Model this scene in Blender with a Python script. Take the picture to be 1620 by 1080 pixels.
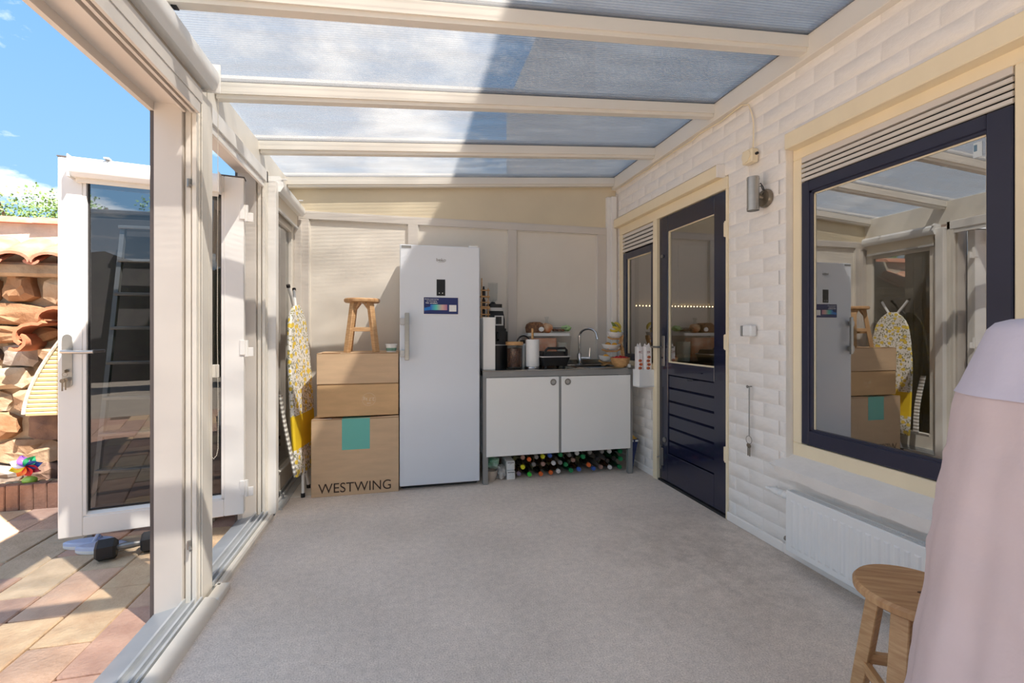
import bpy, bmesh, math, random
from mathutils import Vector, Matrix, noise
random.seed(7)
PI = math.pi
for o in list(bpy.data.objects): bpy.data.objects.remove(o)
SC = bpy.context.scene
COL = SC.collection

# ------------------------------------------------------------------ camera
TH = math.atan(170/720)
cam_d = bpy.data.cameras.new('camera'); cam = bpy.data.objects.new('camera', cam_d); COL.objects.link(cam)
cam_d.sensor_width = 36; cam_d.sensor_fit = 'HORIZONTAL'; cam_d.lens = 16.0
cam_d.shift_y = -15/1620; cam_d.clip_start = 0.05; cam_d.clip_end = 500
cam.location = (0, 0, 1.195); cam.rotation_euler = (PI/2, 0, -TH)
SC.camera = cam

# ------------------------------------------------------------------ world, sun, exposure
def L(r, g, b):
    f = lambda c: (c/255/12.92) if c/255 <= .04045 else ((c/255+.055)/1.055)**2.4
    return (f(r), f(g), f(b), 1)
W = bpy.data.worlds.new('sky'); SC.world = W; W.use_nodes = True
nt = W.node_tree; nt.nodes.clear()
def N(t, typ, **k):
    n = t.nodes.new(typ)
    for a, v in k.items(): setattr(n, a, v)
    return n
out = N(nt, 'ShaderNodeOutputWorld'); bg = N(nt, 'ShaderNodeBackground')
tc = N(nt, 'ShaderNodeTexCoord'); sep = N(nt, 'ShaderNodeSeparateXYZ')
nt.links.new(tc.outputs['Generated'], sep.inputs[0])
cr = N(nt, 'ShaderNodeValToRGB')
cr.color_ramp.elements[0].position = 0.0; cr.color_ramp.elements[0].color = L(206, 228, 244)
cr.color_ramp.elements[1].position = 0.75; cr.color_ramp.elements[1].color = L(98, 160, 224)
e = cr.color_ramp.elements.new(0.2); e.color = L(150, 196, 236)
nt.links.new(sep.outputs['Z'], cr.inputs[0])
dv = N(nt, 'ShaderNodeVectorMath', operation='DIVIDE')       # flat cloud layer overhead
mz = N(nt, 'ShaderNodeMath', operation='ADD'); mz.inputs[1].default_value = 0.18
cmb = N(nt, 'ShaderNodeCombineXYZ')
nt.links.new(sep.outputs['Z'], mz.inputs[0])
for i in range(3): nt.links.new(mz.outputs[0], cmb.inputs[i])
nt.links.new(tc.outputs['Generated'], dv.inputs[0]); nt.links.new(cmb.outputs[0], dv.inputs[1])
nz = N(nt, 'ShaderNodeTexNoise'); nz.inputs['Scale'].default_value = 2.1; nz.inputs['Detail'].default_value = 8
nz.inputs['Roughness'].default_value = .62
nt.links.new(dv.outputs[0], nz.inputs['Vector'])
cc = N(nt, 'ShaderNodeValToRGB'); cc.color_ramp.elements[0].position = .50; cc.color_ramp.elements[1].position = .66
nt.links.new(nz.outputs['Fac'], cc.inputs[0])
mx = N(nt, 'ShaderNodeMix', data_type='RGBA')
nt.links.new(cc.outputs['Color'], mx.inputs['Factor']); nt.links.new(cr.outputs['Color'], mx.inputs['A'])
mx.inputs['B'].default_value = (1.6, 1.58, 1.55, 1)
nt.links.new(mx.outputs['Result'], bg.inputs['Color']); nt.links.new(bg.outputs[0], out.inputs[0])
bg.inputs['Strength'].default_value = .61
sd = bpy.data.lights.new('sun', 'SUN'); sun = bpy.data.objects.new('sun', sd); COL.objects.link(sun)
sd.energy = 7.9; sd.color = (1.0, .93, .85); sd.angle = math.radians(.6)
sun.rotation_euler = Vector((-1, 1, -2.03)).to_track_quat('-Z', 'Y').to_euler(); sun.location = (4, -4, 8)
SC.view_settings.view_transform = 'Standard'; SC.view_settings.look = 'None'
SC.view_settings.gamma = 1; SC.view_settings.use_curve_mapping = False
SC.view_settings.exposure = 1.10
SC.cycles.max_bounces = 14; SC.cycles.diffuse_bounces = 9; SC.cycles.transparent_max_bounces = 16   # light keeps bouncing between the pale walls

# ------------------------------------------------------------------ materials
def newmat(name):
    m = bpy.data.materials.new(name); m.use_nodes = True; t = m.node_tree; t.nodes.clear()
    o = N(t, 'ShaderNodeOutputMaterial'); return m, t, o
def mat(name, col, rough=.5, metal=0, var=0, vscale=8, bump=0, bscale=60, coat=0, spec=None, col2=None, stretch=None, emit=None, estr=0):
    """procedural principled: base colour with soft noise variation and a fine bump"""
    m, t, o = newmat(name)
    p = N(t, 'ShaderNodeBsdfPrincipled'); t.links.new(p.outputs[0], o.inputs[0])
    p.inputs['Base Color'].default_value = col; p.inputs['Roughness'].default_value = rough
    p.inputs['Metallic'].default_value = metal
    if coat: p.inputs['Coat Weight'].default_value = coat; p.inputs['Coat Roughness'].default_value = .08
    if spec is not None: p.inputs['Specular IOR Level'].default_value = spec
    if emit: p.inputs['Emission Color'].default_value = emit; p.inputs['Emission Strength'].default_value = estr
    tcn = N(t, 'ShaderNodeTexCoord'); mp = N(t, 'ShaderNodeMapping')
    t.links.new(tcn.outputs['Object'], mp.inputs[0])
    if stretch: mp.inputs['Scale'].default_value = stretch
    n1 = N(t, 'ShaderNodeTexNoise'); n1.inputs['Scale'].default_value = vscale; n1.inputs['Detail'].default_value = 5
    t.links.new(mp.outputs[0], n1.inputs['Vector'])
    mxx = N(t, 'ShaderNodeMix', data_type='RGBA')
    c2 = col2 or (col[0]*(1-var), col[1]*(1-var), col[2]*(1-var), 1)
    mxx.inputs['A'].default_value = col; mxx.inputs['B'].default_value = c2
    r = N(t, 'ShaderNodeMapRange'); r.inputs[1].default_value = .35; r.inputs[2].default_value = .65
    t.links.new(n1.outputs['Fac'], r.inputs[0]); t.links.new(r.outputs[0], mxx.inputs['Factor'])
    t.links.new(mxx.outputs['Result'], p.inputs['Base Color'])
    if bump:
        n2 = N(t, 'ShaderNodeTexNoise'); n2.inputs['Scale'].default_value = bscale; n2.inputs['Detail'].default_value = 4
        t.links.new(mp.outputs[0], n2.inputs['Vector'])
        b = N(t, 'ShaderNodeBump'); b.inputs['Strength'].default_value = bump; b.inputs['Distance'].default_value = .01
        t.links.new(n2.outputs['Fac'], b.inputs['Height']); t.links.new(b.outputs[0], p.inputs['Normal'])
    return m
def glass_mat(name, tint=(.93, .95, .93, 1), base=.05, gain=1.6, rough=0.0):
    m, t, o = newmat(name)
    tr = N(t, 'ShaderNodeBsdfTransparent'); tr.inputs[0].default_value = tint
    gl = N(t, 'ShaderNodeBsdfGlossy'); gl.inputs['Roughness'].default_value = rough
    fr = N(t, 'ShaderNodeFresnel'); fr.inputs[0].default_value = 1.5
    ma = N(t, 'ShaderNodeMath', operation='MULTIPLY_ADD'); ma.use_clamp = True
    ma.inputs[1].default_value = gain; ma.inputs[2].default_value = base
    t.links.new(fr.outputs[0], ma.inputs[0])
    gb = N(t, 'ShaderNodeNewGeometry'); iv = N(t, 'ShaderNodeMath', operation='SUBTRACT'); iv.inputs[0].default_value = 1   # the far face of a pane adds no second mirror
    t.links.new(gb.outputs['Backfacing'], iv.inputs[1]); mu = N(t, 'ShaderNodeMath', operation='MULTIPLY')
    t.links.new(ma.outputs[0], mu.inputs[0]); t.links.new(iv.outputs[0], mu.inputs[1])
    mi = N(t, 'ShaderNodeMixShader'); t.links.new(mu.outputs[0], mi.inputs[0])
    t.links.new(tr.outputs[0], mi.inputs[1]); t.links.new(gl.outputs[0], mi.inputs[2])
    t.links.new(mi.outputs[0], o.inputs[0]); return m
def poly_mat():
    m, t, o = newmat('polycarbonate')
    tr = N(t, 'ShaderNodeBsdfTransparent'); tr.inputs[0].default_value = (.96, .96, .95, 1)
    tl = N(t, 'ShaderNodeBsdfTranslucent'); tl.inputs[0].default_value = (.27, .275, .285, 1)
    df = N(t, 'ShaderNodeBsdfDiffuse'); df.inputs[0].default_value = (.62, .62, .62, 1)
    gl = N(t, 'ShaderNodeBsdfGlossy'); gl.inputs['Roughness'].default_value = .22; gl.inputs[0].default_value = (.95, .95, .95, 1)
    tcn = N(t, 'ShaderNodeTexCoord'); s = N(t, 'ShaderNodeSeparateXYZ'); t.links.new(tcn.outputs['Object'], s.inputs[0])
    a = N(t, 'ShaderNodeMath', operation='MULTIPLY'); a.inputs[1].default_value = 2*PI/.016
    t.links.new(s.outputs['Y'], a.inputs[0])
    w = N(t, 'ShaderNodeMath', operation='SINE'); t.links.new(a.outputs[0], w.inputs[0])
    mr = N(t, 'ShaderNodeMapRange'); mr.inputs[1].default_value = .2; mr.inputs[2].default_value = 1
    mr.inputs[3].default_value = .46; mr.inputs[4].default_value = .58
    t.links.new(w.outputs[0], mr.inputs[0])
    # soft streaks down the flutes where the sheet turns milkier or clearer
    mp = N(t, 'ShaderNodeMapping'); mp.inputs['Scale'].default_value = (1.2, 5, 1); t.links.new(tcn.outputs['Object'], mp.inputs[0])
    nn = N(t, 'ShaderNodeTexNoise'); nn.inputs['Scale'].default_value = 2; t.links.new(mp.outputs[0], nn.inputs['Vector'])
    ad = N(t, 'ShaderNodeMath', operation='MULTIPLY_ADD'); ad.inputs[1].default_value = .35; t.links.new(nn.outputs['Fac'], ad.inputs[0])
    sb = N(t, 'ShaderNodeMath', operation='ADD'); sb.inputs[1].default_value = -.175
    t.links.new(mr.outputs[0], sb.inputs[0]); t.links.new(sb.outputs[0], ad.inputs[2])
    bp = N(t, 'ShaderNodeBump'); bp.inputs['Strength'].default_value = .5; bp.inputs['Distance'].default_value = .002
    t.links.new(w.outputs[0], bp.inputs['Height']); t.links.new(bp.outputs[0], gl.inputs['Normal'])
    m1 = N(t, 'ShaderNodeMixShader'); t.links.new(ad.outputs[0], m1.inputs[0]); t.links.new(tr.outputs[0], m1.inputs[1])
    m0 = N(t, 'ShaderNodeMixShader'); m0.inputs[0].default_value = .22; t.links.new(tl.outputs[0], m0.inputs[1]); t.links.new(df.outputs[0], m0.inputs[2])
    t.links.new(m0.outputs[0], m1.inputs[2])
    m2 = N(t, 'ShaderNodeMixShader'); m2.inputs[0].default_value = .10
    t.links.new(m1.outputs[0], m2.inputs[1]); t.links.new(gl.outputs[0], m2.inputs[2])
    t.links.new(m2.outputs[0], o.inputs[0]); return m
def wood_mat(name, c1, c2, axis=(1, 1, 8), rough=.5, sc=9):
    m = mat(name, c1, rough, bump=.12, bscale=40, stretch=axis, col2=c2, vscale=sc); return m
def carpet_mat():
    m, t, o = newmat('carpet_pile')
    p = N(t, 'ShaderNodeBsdfPrincipled'); t.links.new(p.outputs[0], o.inputs[0]); p.inputs['Roughness'].default_value = .95
    p.inputs['Specular IOR Level'].default_value = .1
    tcn = N(t, 'ShaderNodeTexCoord')
    fine = N(t, 'ShaderNodeTexNoise'); fine.inputs['Scale'].default_value = 170; fine.inputs['Detail'].default_value = 3
    mid = N(t, 'ShaderNodeTexNoise'); mid.inputs['Scale'].default_value = 30; mid.inputs['Detail'].default_value = 4
    big = N(t, 'ShaderNodeTexNoise'); big.inputs['Scale'].default_value = 1.5; big.inputs['Detail'].default_value = 5
    big2 = N(t, 'ShaderNodeTexNoise'); big2.inputs['Scale'].default_value = 9; big2.inputs['Detail'].default_value = 8; big2.inputs['Roughness'].default_value = .75
    for n in (fine, mid, big, big2): t.links.new(tcn.outputs['Object'], n.inputs['Vector'])
    r1 = N(t, 'ShaderNodeValToRGB'); r1.color_ramp.elements[0].color = L(212, 198, 186); r1.color_ramp.elements[1].color = L(250, 238, 225)
    r1.color_ramp.elements[0].position = .3; r1.color_ramp.elements[1].position = .7
    t.links.new(fine.outputs['Fac'], r1.inputs[0])
    r2 = N(t, 'ShaderNodeMapRange'); r2.inputs[1].default_value = .35; r2.inputs[2].default_value = .6; r2.inputs[3].default_value = .86; r2.inputs[4].default_value = 1
    t.links.new(big.outputs['Fac'], r2.inputs[0])
    r3 = N(t, 'ShaderNodeMapRange'); r3.inputs[1].default_value = .3; r3.inputs[2].default_value = .7; r3.inputs[3].default_value = .9; r3.inputs[4].default_value = 1.05
    t.links.new(mid.outputs['Fac'], r3.inputs[0])
    mm = N(t, 'ShaderNodeMath', operation='MULTIPLY'); t.links.new(r2.outputs[0], mm.inputs[0]); t.links.new(r3.outputs[0], mm.inputs[1])
    # a worn brownish stain on the carpet before the door
    vd = N(t, 'ShaderNodeVectorMath', operation='DISTANCE'); vd.inputs[1].default_value = (1.62, 2.15, 0)
    t.links.new(tcn.outputs['Object'], vd.inputs[0])
    st = N(t, 'ShaderNodeMapRange'); st.inputs[1].default_value = .15; st.inputs[2].default_value = .85; st.inputs[3].default_value = .30; st.inputs[4].default_value = 0
    t.links.new(vd.outputs['Value'], st.inputs[0])
    ms = N(t, 'ShaderNodeMath', operation='MULTIPLY'); t.links.new(st.outputs[0], ms.inputs[0])
    r4 = N(t, 'ShaderNodeMapRange'); r4.inputs[1].default_value = .42; r4.inputs[2].default_value = .62
    t.links.new(big2.outputs['Fac'], r4.inputs[0]); t.links.new(r4.outputs[0], ms.inputs[1])
    vm = N(t, 'ShaderNodeVectorMath', operation='SCALE'); t.links.new(r1.outputs['Color'], vm.inputs[0]); t.links.new(mm.outputs[0], vm.inputs['Scale'])
    mc = N(t, 'ShaderNodeMix', data_type='RGBA'); mc.inputs['B'].default_value = L(112, 98, 84)
    t.links.new(ms.outputs[0], mc.inputs['Factor']); t.links.new(vm.outputs[0], mc.inputs['A']); t.links.new(mc.outputs['Result'], p.inputs['Base Color'])
    b = N(t, 'ShaderNodeBump'); b.inputs['Strength'].default_value = .5; b.inputs['Distance'].default_value = .006
    t.links.new(fine.outputs['Fac'], b.inputs['Height']); t.links.new(b.outputs[0], p.inputs['Normal'])
    return m
def pattern_mat(name, ground, spots, scale, thr, stretch=(1, 1, 1), rough=.8):
    """scattered printed motifs: each (colour, voronoi scale, radius)"""
    m, t, o = newmat(name)
    p = N(t, 'ShaderNodeBsdfPrincipled'); t.links.new(p.outputs[0], o.inputs[0]); p.inputs['Roughness'].default_value = rough
    tcn = N(t, 'ShaderNodeTexCoord'); prev = None
    for i, (c, s, r, stc) in enumerate(spots):
        mp = N(t, 'ShaderNodeMapping'); mp.inputs['Scale'].default_value = stc; mp.inputs['Rotation'].default_value = (i*.6, i*.3, 0)
        t.links.new(tcn.outputs['Object'], mp.inputs[0])
        v = N(t, 'ShaderNodeTexVoronoi'); v.inputs['Scale'].default_value = s; t.links.new(mp.outputs[0], v.inputs['Vector'])
        lt = N(t, 'ShaderNodeMath', operation='LESS_THAN'); lt.inputs[1].default_value = r; t.links.new(v.outputs['Distance'], lt.inputs[0])
        mxx = N(t, 'ShaderNodeMix', data_type='RGBA'); mxx.inputs['B'].default_value = c
        t.links.new(lt.outputs[0], mxx.inputs['Factor'])
        if prev is None: mxx.inputs['A'].default_value = ground
        else: t.links.new(prev, mxx.inputs['A'])
        prev = mxx.outputs['Result']
    t.links.new(prev, p.inputs['Base Color']); return m
def stripe_mat(name, c1, c2, axis, period, rough=.6, duty=0.0):
    m, t, o = newmat(name)
    p = N(t, 'ShaderNodeBsdfPrincipled'); t.links.new(p.outputs[0], o.inputs[0]); p.inputs['Roughness'].default_value = rough
    tcn = N(t, 'ShaderNodeTexCoord'); s = N(t, 'ShaderNodeSeparateXYZ'); t.links.new(tcn.outputs['Object'], s.inputs[0])
    a = N(t, 'ShaderNodeMath', operation='MULTIPLY'); a.inputs[1].default_value = 2*PI/period; t.links.new(s.outputs[axis], a.inputs[0])
    w = N(t, 'ShaderNodeMath', operation='SINE'); t.links.new(a.outputs[0], w.inputs[0])
    g = N(t, 'ShaderNodeMath', operation='GREATER_THAN'); g.inputs[1].default_value = duty; t.links.new(w.outputs[0], g.inputs[0])
    mxx = N(t, 'ShaderNodeMix', data_type='RGBA'); mxx.inputs['A'].default_value = c1; mxx.inputs['B'].default_value = c2
    t.links.new(g.outputs[0], mxx.inputs['Factor']); t.links.new(mxx.outputs['Result'], p.inputs['Base Color']); return m

M = {}
M['poly'] = poly_mat()
M['carpet'] = carpet_mat()
M['brick'] = mat('painted_brick', L(243, 238, 232), .5, var=.04, vscale=6, bump=.15, bscale=18)
M['mortar'] = mat('painted_mortar', L(240, 235, 229), .55, var=.05, vscale=10, bump=.3, bscale=40)
M['alu'] = mat('cream_aluminium', L(231, 225, 214), .38, var=.03, vscale=3)
M['aluw'] = mat('white_plastic_frame', L(240, 237, 232), .3, var=.03, vscale=4)
M['aluwarm'] = mat('pale_frame', L(216, 209, 201), .38, var=.04, vscale=4)
M['wood_trim'] = mat('cream_painted_wood', L(243, 228, 196), .42, var=.06, vscale=5, bump=.05, bscale=30, stretch=(1, 1, .3))
M['panel'] = mat('cream_ribbed_panel', L(232, 225, 214), .55, var=.04, vscale=3)
M['panel_up'] = mat('cream_upper_board', L(220, 207, 180), .55, var=.05, vscale=3)
M['track'] = mat('aluminium_track', L(205, 208, 210), .35, metal=.35, var=.08, vscale=9)
M['sillgrey'] = mat('threshold_plate', L(176, 180, 184), .4, metal=.3, var=.08, vscale=7)
M['rubber'] = mat('dark_rubber', L(40, 38, 38), .6)
M['gapdark'] = mat('dark_seal', L(92, 84, 82), .6)
M['glass'] = glass_mat('window_glass')
M['glass_w'] = glass_mat('double_glazing', tint=(.80, .80, .74, 1), base=.36, gain=2.0)
M['glass_d'] = glass_mat('tinted_door_glass', tint=(.52, .53, .54, 1), base=.06, gain=1.1)
M['clearglass'] = glass_mat('clear_glassware', tint=(.93, .94, .94, 1), base=.0, gain=.8)
M['navy'] = mat('navy_gloss_paint', L(24, 27, 54), .22, coat=.6, bump=.05, bscale=12, var=.15)
M['navyw'] = mat('dark_navy_frame', L(40, 41, 62), .38, var=.12, vscale=6)
M['steel'] = mat('brushed_steel', L(190, 188, 184), .3, metal=.9, var=.06, vscale=8, stretch=(1, 1, 6))
M['chrome'] = mat('chrome', L(205, 205, 208), .14, metal=1)
M['dsteel'] = mat('dull_steel', L(150, 146, 140), .38, metal=.7, var=.1)
M['frame_grey'] = mat('grey_metal_frame', L(150, 150, 148), .42, metal=.25, var=.05)
M['brass'] = mat('aged_metal', L(150, 138, 122), .35, metal=.8, var=.2, vscale=30)
M['white'] = mat('white_enamel', L(238, 238, 236), .32, var=.02)
M['cab_white'] = mat('white_cabinet_door', L(246, 245, 241), .4, var=.02, vscale=2)
M['fridge'] = mat('fridge_enamel', L(226, 231, 238), .3, var=.03, vscale=2, coat=.2)
M['card'] = mat('cardboard', L(216, 184, 148), .8, var=.10, vscale=5, stretch=(1, 1, 5), bump=.04, bscale=40)
M['card2'] = mat('brown_cardboard', L(220, 180, 132), .8, var=.12, vscale=5, stretch=(1, 1, 4), bump=.04, bscale=40)
M['card_in'] = mat('corrugated_edge', L(150, 112, 74), .9)
M['teal'] = mat('teal_tape', L(110, 192, 178), .5)
M['ink'] = mat('brown_ink', L(66, 46, 34), .7)
M['cream_ink'] = mat('pale_ink', L(226, 204, 170), .8)
M['black'] = mat('black_plastic', L(26, 26, 28), .28, var=.2)
M['blackm'] = mat('matt_black', L(34, 34, 36), .5, var=.2, bump=.1)
M['stoolw'] = wood_mat('stool_wood', L(206, 168, 124), L(184, 142, 98), (2, 2, 14), .5)
M['stoolt'] = wood_mat('stool_seat_wood', L(200, 160, 116), L(172, 128, 86), (1.5, 16, 2), .45, 5)
M['lightwood'] = wood_mat('bamboo', L(214, 170, 116), L(186, 138, 86), (3, 3, 12), .5)
M['silver'] = mat('silver_plastic', L(196, 196, 196), .35, metal=.4)
M['paper'] = mat('white_paper', L(238, 238, 236), .85, bump=.2, bscale=120)
M['lemon'] = pattern_mat('lemon_print_cotton', L(240, 238, 232), [(L(140, 142, 120), 30, .34, (1, 1.9, 1)), (L(168, 166, 120), 34, .30, (1, 1, 1.9)), (L(192, 176, 150), 40, .2, (1, 1.5, 1)), (L(236, 206, 84), 21, .36, (1, 1, 1))], 1, 1)
M['yellow'] = mat('yellow_cotton', L(242, 206, 40), .8, bump=.15, bscale=70, var=.08)
M['stripes'] = stripe_mat('grey_striped_cotton', L(232, 230, 224), L(150, 146, 140), 'Z', .032)
M['sheet_l'] = mat('lavender_sheet', L(204, 198, 212), .9, bump=.35, bscale=14, var=.04, vscale=9)
M['sheet_p'] = mat('pink_sheet', L(208, 190, 190), .9, bump=.4, bscale=14, var=.05, vscale=9)
M['earth'] = mat('garden_soil', L(168, 140, 116), .9, var=.4, vscale=30, bump=1, bscale=40)
M['plaster'] = mat('rough_lime_plaster', L(206, 197, 182), .9, var=.25, vscale=7, bump=.8, bscale=25)
M['tan_plaster'] = mat('tan_wall_mortar', L(176, 156, 130), .9, var=.35, vscale=7, bump=.9, bscale=25)
M['terra'] = mat('terracotta', L(190, 116, 88), .75, var=.1, vscale=10, col2=L(176, 138, 118), bump=.3, bscale=40)
M['terra2'] = mat('fresh_terracotta', L(192, 122, 88), .75, var=.15, vscale=10, bump=.3, bscale=40)
STONE = [mat('field_stone', L(*a), .85, col2=L(*b), vscale=7, bump=.9, bscale=22) for a, b in
         (((174, 148, 120), (138, 108, 80)), ((184, 168, 144), (158, 132, 102)), ((158, 124, 92), (130, 90, 58)), ((166, 154, 142), (130, 118, 106)), ((134, 106, 88), (98, 78, 70)))]
PAVER = [mat('clay_paver', L(*a), .85, col2=L(*b), vscale=9, bump=.6, bscale=60) for a, b in
         (((222, 186, 158), (204, 166, 140)), ((214, 190, 160), (196, 172, 142)), ((210, 170, 148), (192, 150, 130)), ((226, 196, 158), (210, 174, 138)), ((200, 166, 146), (182, 148, 130)))]
M['joint'] = mat('paving_joint_sand', L(128, 104, 84), .95, var=.3, vscale=20, bump=.5)
M['edge_brick'] = mat('edging_brick', L(150, 114, 96), .85, var=.2, vscale=12, bump=.6, bscale=50)
M['leaf'] = mat('tree_leaf', L(96, 122, 60), .6, col2=L(120, 148, 76), vscale=3)
M['bark'] = mat('tree_bark', L(104, 84, 66), .9, bump=.8)
M['locker'] = mat('dark_grey_locker', L(74, 71, 70), .5, var=.1)
M['ladder'] = mat('ladder_aluminium', L(150, 150, 148), .35, metal=.6)
M['slipper'] = mat('pale_blue_foam', L(196, 206, 232), .7)
M['steel_top'] = mat('stainless_worktop', L(170, 168, 162), .22, metal=.95, var=.05)
M['kitchen'] = mat('beige_kitchen_wall', L(196, 186, 160), .7, var=.05)
M['kfloor'] = mat('kitchen_floor', L(110, 96, 80), .5, var=.1)
M['house'] = mat('white_house_brick', L(225, 220, 214), .7, var=.1)

# ------------------------------------------------------------------ mesh builder
class MB:
    def __init__(s): s.bm = bmesh.new(); s.mi = 0
    def _done(s, geom_faces):
        for f in geom_faces: f.material_index = s.mi
    def box(s, x0, x1, y0, y1, z0, z1, bev=0.0, mtx=None):
        n0 = len(s.bm.faces)
        vs = [s.bm.verts.new((x, y, z)) for x in (x0, x1) for y in (y0, y1) for z in (z0, z1)]
        fs = [s.bm.faces.new([vs[i] for i in q]) for q in ((0, 1, 3, 2), (4, 6, 7, 5), (0, 4, 5, 1), (2, 3, 7, 6), (0, 2, 6, 4), (1, 5, 7, 3))]
        s._done(fs)
        if bev:
            es = list({e for f in fs for e in f.edges})
            r = bmesh.ops.bevel(s.bm, geom=es, offset=bev, segments=1, affect='EDGES', clamp_overlap=True)
            s._done(r['faces'])
            vs = list({v for f in r['faces'] for v in f.verts} | {v for v in vs if v.is_valid})
        if mtx is not None: bmesh.ops.transform(s.bm, matrix=mtx, verts=[v for v in vs if v.is_valid])
        return s
    def cyl(s, p0, p1, r0, r1=None, n=16, cap=True):
        p0, p1 = Vector(p0), Vector(p1); r1 = r0 if r1 is None else r1
        d = (p1-p0).normalized(); u = d.orthogonal().normalized(); v = d.cross(u)
        A = [s.bm.verts.new(p0+(u*math.cos(2*PI*i/n)+v*math.sin(2*PI*i/n))*r0) for i in range(n)]
        B = [s.bm.verts.new(p1+(u*math.cos(2*PI*i/n)+v*math.sin(2*PI*i/n))*r1) for i in range(n)]
        fs = [s.bm.faces.new((A[i], A[(i+1) % n], B[(i+1) % n], B[i])) for i in range(n)]
        if cap: fs += [s.bm.faces.new(A[::-1]), s.bm.faces.new(B)]
        s._done(fs); return s
    def tube(s, pts, r, n=8, closed=False):
        pts = [Vector(p) for p in pts]; rings = []; u = None
        m = len(pts)
        for i, p in enumerate(pts):
            a = pts[(i-1) % m] if (closed or i > 0) else p
            b = pts[(i+1) % m] if (closed or i < m-1) else p
            d = (b-a).normalized()
            u = d.orthogonal().normalized() if u is None else (u-d*u.dot(d)).normalized()
            v = d.cross(u); rr = r[i] if isinstance(r, (list, tuple)) else r
            rings.append([s.bm.verts.new(p+(u*math.cos(2*PI*k/n)+v*math.sin(2*PI*k/n))*rr) for k in range(n)])
        fs = []
        for i in range(m if closed else m-1):
            A, B = rings[i], rings[(i+1) % m]
            fs += [s.bm.faces.new((A[k], A[(k+1) % n], B[(k+1) % n], B[k])) for k in range(n)]
        if not closed: fs += [s.bm.faces.new(rings[0][::-1]), s.bm.faces.new(rings[-1])]
        s._done(fs); return s
    def lathe(s, prof, c=(0, 0, 0), n=20, sx=1, sy=1):
        c = Vector(c); rings = []
        for r, z in prof:
            if r < 1e-5: rings.append([s.bm.verts.new(c+Vector((0, 0, z)))])
            else: rings.append([s.bm.verts.new(c+Vector((r*sx*math.cos(2*PI*i/n), r*sy*math.sin(2*PI*i/n), z))) for i in range(n)])
        fs = []
        for A, B in zip(rings, rings[1:]):
            for i in range(n):
                j = (i+1) % n
                if len(A) == 1 and len(B) == 1: break
                if len(A) == 1: fs.append(s.bm.faces.new((A[0], B[j], B[i])))
                elif len(B) == 1: fs.append(s.bm.faces.new((A[i], A[j], B[0])))
                else: fs.append(s.bm.faces.new((A[i], A[j], B[j], B[i])))
        s._done(fs); return s
    def prism(s, poly, axis, a0, a1):
        """poly: 2-D points in the two other axes (cyclic order x->yz, y->xz, z->xy)"""
        def P(p, a): return {'x': (a, p[0], p[1]), 'y': (p[0], a, p[1]), 'z': (p[0], p[1], a)}[axis]
        A = [s.bm.verts.new(P(p, a0)) for p in poly]; B = [s.bm.verts.new(P(p, a1)) for p in poly]; n = len(poly)
        fs = [s.bm.faces.new((A[i], A[(i+1) % n], B[(i+1) % n], B[i])) for i in range(n)]
        fs += [s.bm.faces.new(A[::-1]), s.bm.faces.new(B)]
        s._done(fs); return s
    def sphere(s, c, r, n=12, sx=1, sy=1, sz=1):
        m = max(4, n//2)
        return s.lathe([(r*math.sin(PI*i/m), -r*sz*math.cos(PI*i/m)) for i in range(m+1)], c, n, sx, sy)
    def rbox(s, x0, x1, y0, y1, z0, z1, r, k=3):
        """box with rounded vertical edges"""
        P = []
        for cx, cy, a in ((x1-r, y1-r, 0), (x0+r, y1-r, 90), (x0+r, y0+r, 180), (x1-r, y0+r, 270)):
            for i in range(k+1):
                t = math.radians(a+90*i/k); P.append((cx+r*math.cos(t), cy+r*math.sin(t)))
        return s.prism(P, 'z', z0, z1)
    def move(s, mtx, verts=None): bmesh.ops.transform(s.bm, matrix=mtx, verts=verts or s.bm.verts[:]); return s
    def build(s, name, mats, parent=None, kind=None, angle=35, flat=False):
        bmesh.ops.recalc_face_normals(s.bm, faces=s.bm.faces[:])
        me = bpy.data.meshes.new(name)
        o = bpy.data.objects.new(name, me); COL.objects.link(o)
        if parent is not None:
            o.parent = parent; off = Vector((0, 0, 0)); q = parent
            while q is not None: off += q.location; q = q.parent
            bmesh.ops.translate(s.bm, vec=-off, verts=s.bm.verts[:])
        s.bm.to_mesh(me); s.bm.free()
        for m in (mats if isinstance(mats, (list, tuple)) else [mats]): me.materials.append(m)
        if not flat:
            for p in me.polygons: p.use_smooth = True
            me.set_sharp_from_angle(angle=math.radians(angle))
        if kind: o['kind'] = kind
        return o
def recentre(o):
    """put the origin of a one-mesh thing at its base centre"""
    me = o.data; xs = [v.co for v in me.vertices]
    c = Vector(((min(v.x for v in xs)+max(v.x for v in xs))/2, (min(v.y for v in xs)+max(v.y for v in xs))/2, min(v.z for v in xs)))
    me.transform(Matrix.Translation(-c)); o.location = o.location + c
    return o
def tag(o, label, cat, group=None, kind=None):
    o['label'] = label; o['category'] = cat
    if group: o['group'] = group
    if kind: o['kind'] = kind
    if o.type == 'MESH': recentre(o)
    return o
def thing(name, label, cat, loc=(0, 0, 0), group=None):
    o = bpy.data.objects.new(name, None); COL.objects.link(o); o.location = loc; o.empty_display_size = .1
    o['label'] = label; o['category'] = cat
    if group: o['group'] = group
    return o
def struct(name, loc=(0, 0, 0)):
    o = bpy.data.objects.new(name, None); COL.objects.link(o); o.location = loc; o['kind'] = 'structure'; o.empty_display_size = .1
    return o
def copy_tree(o, parent=None):
    c = o.copy(); COL.objects.link(c)
    if parent is not None: c.parent = parent
    for ch in [k for k in o.children]: copy_tree(ch, c)
    return c
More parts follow.
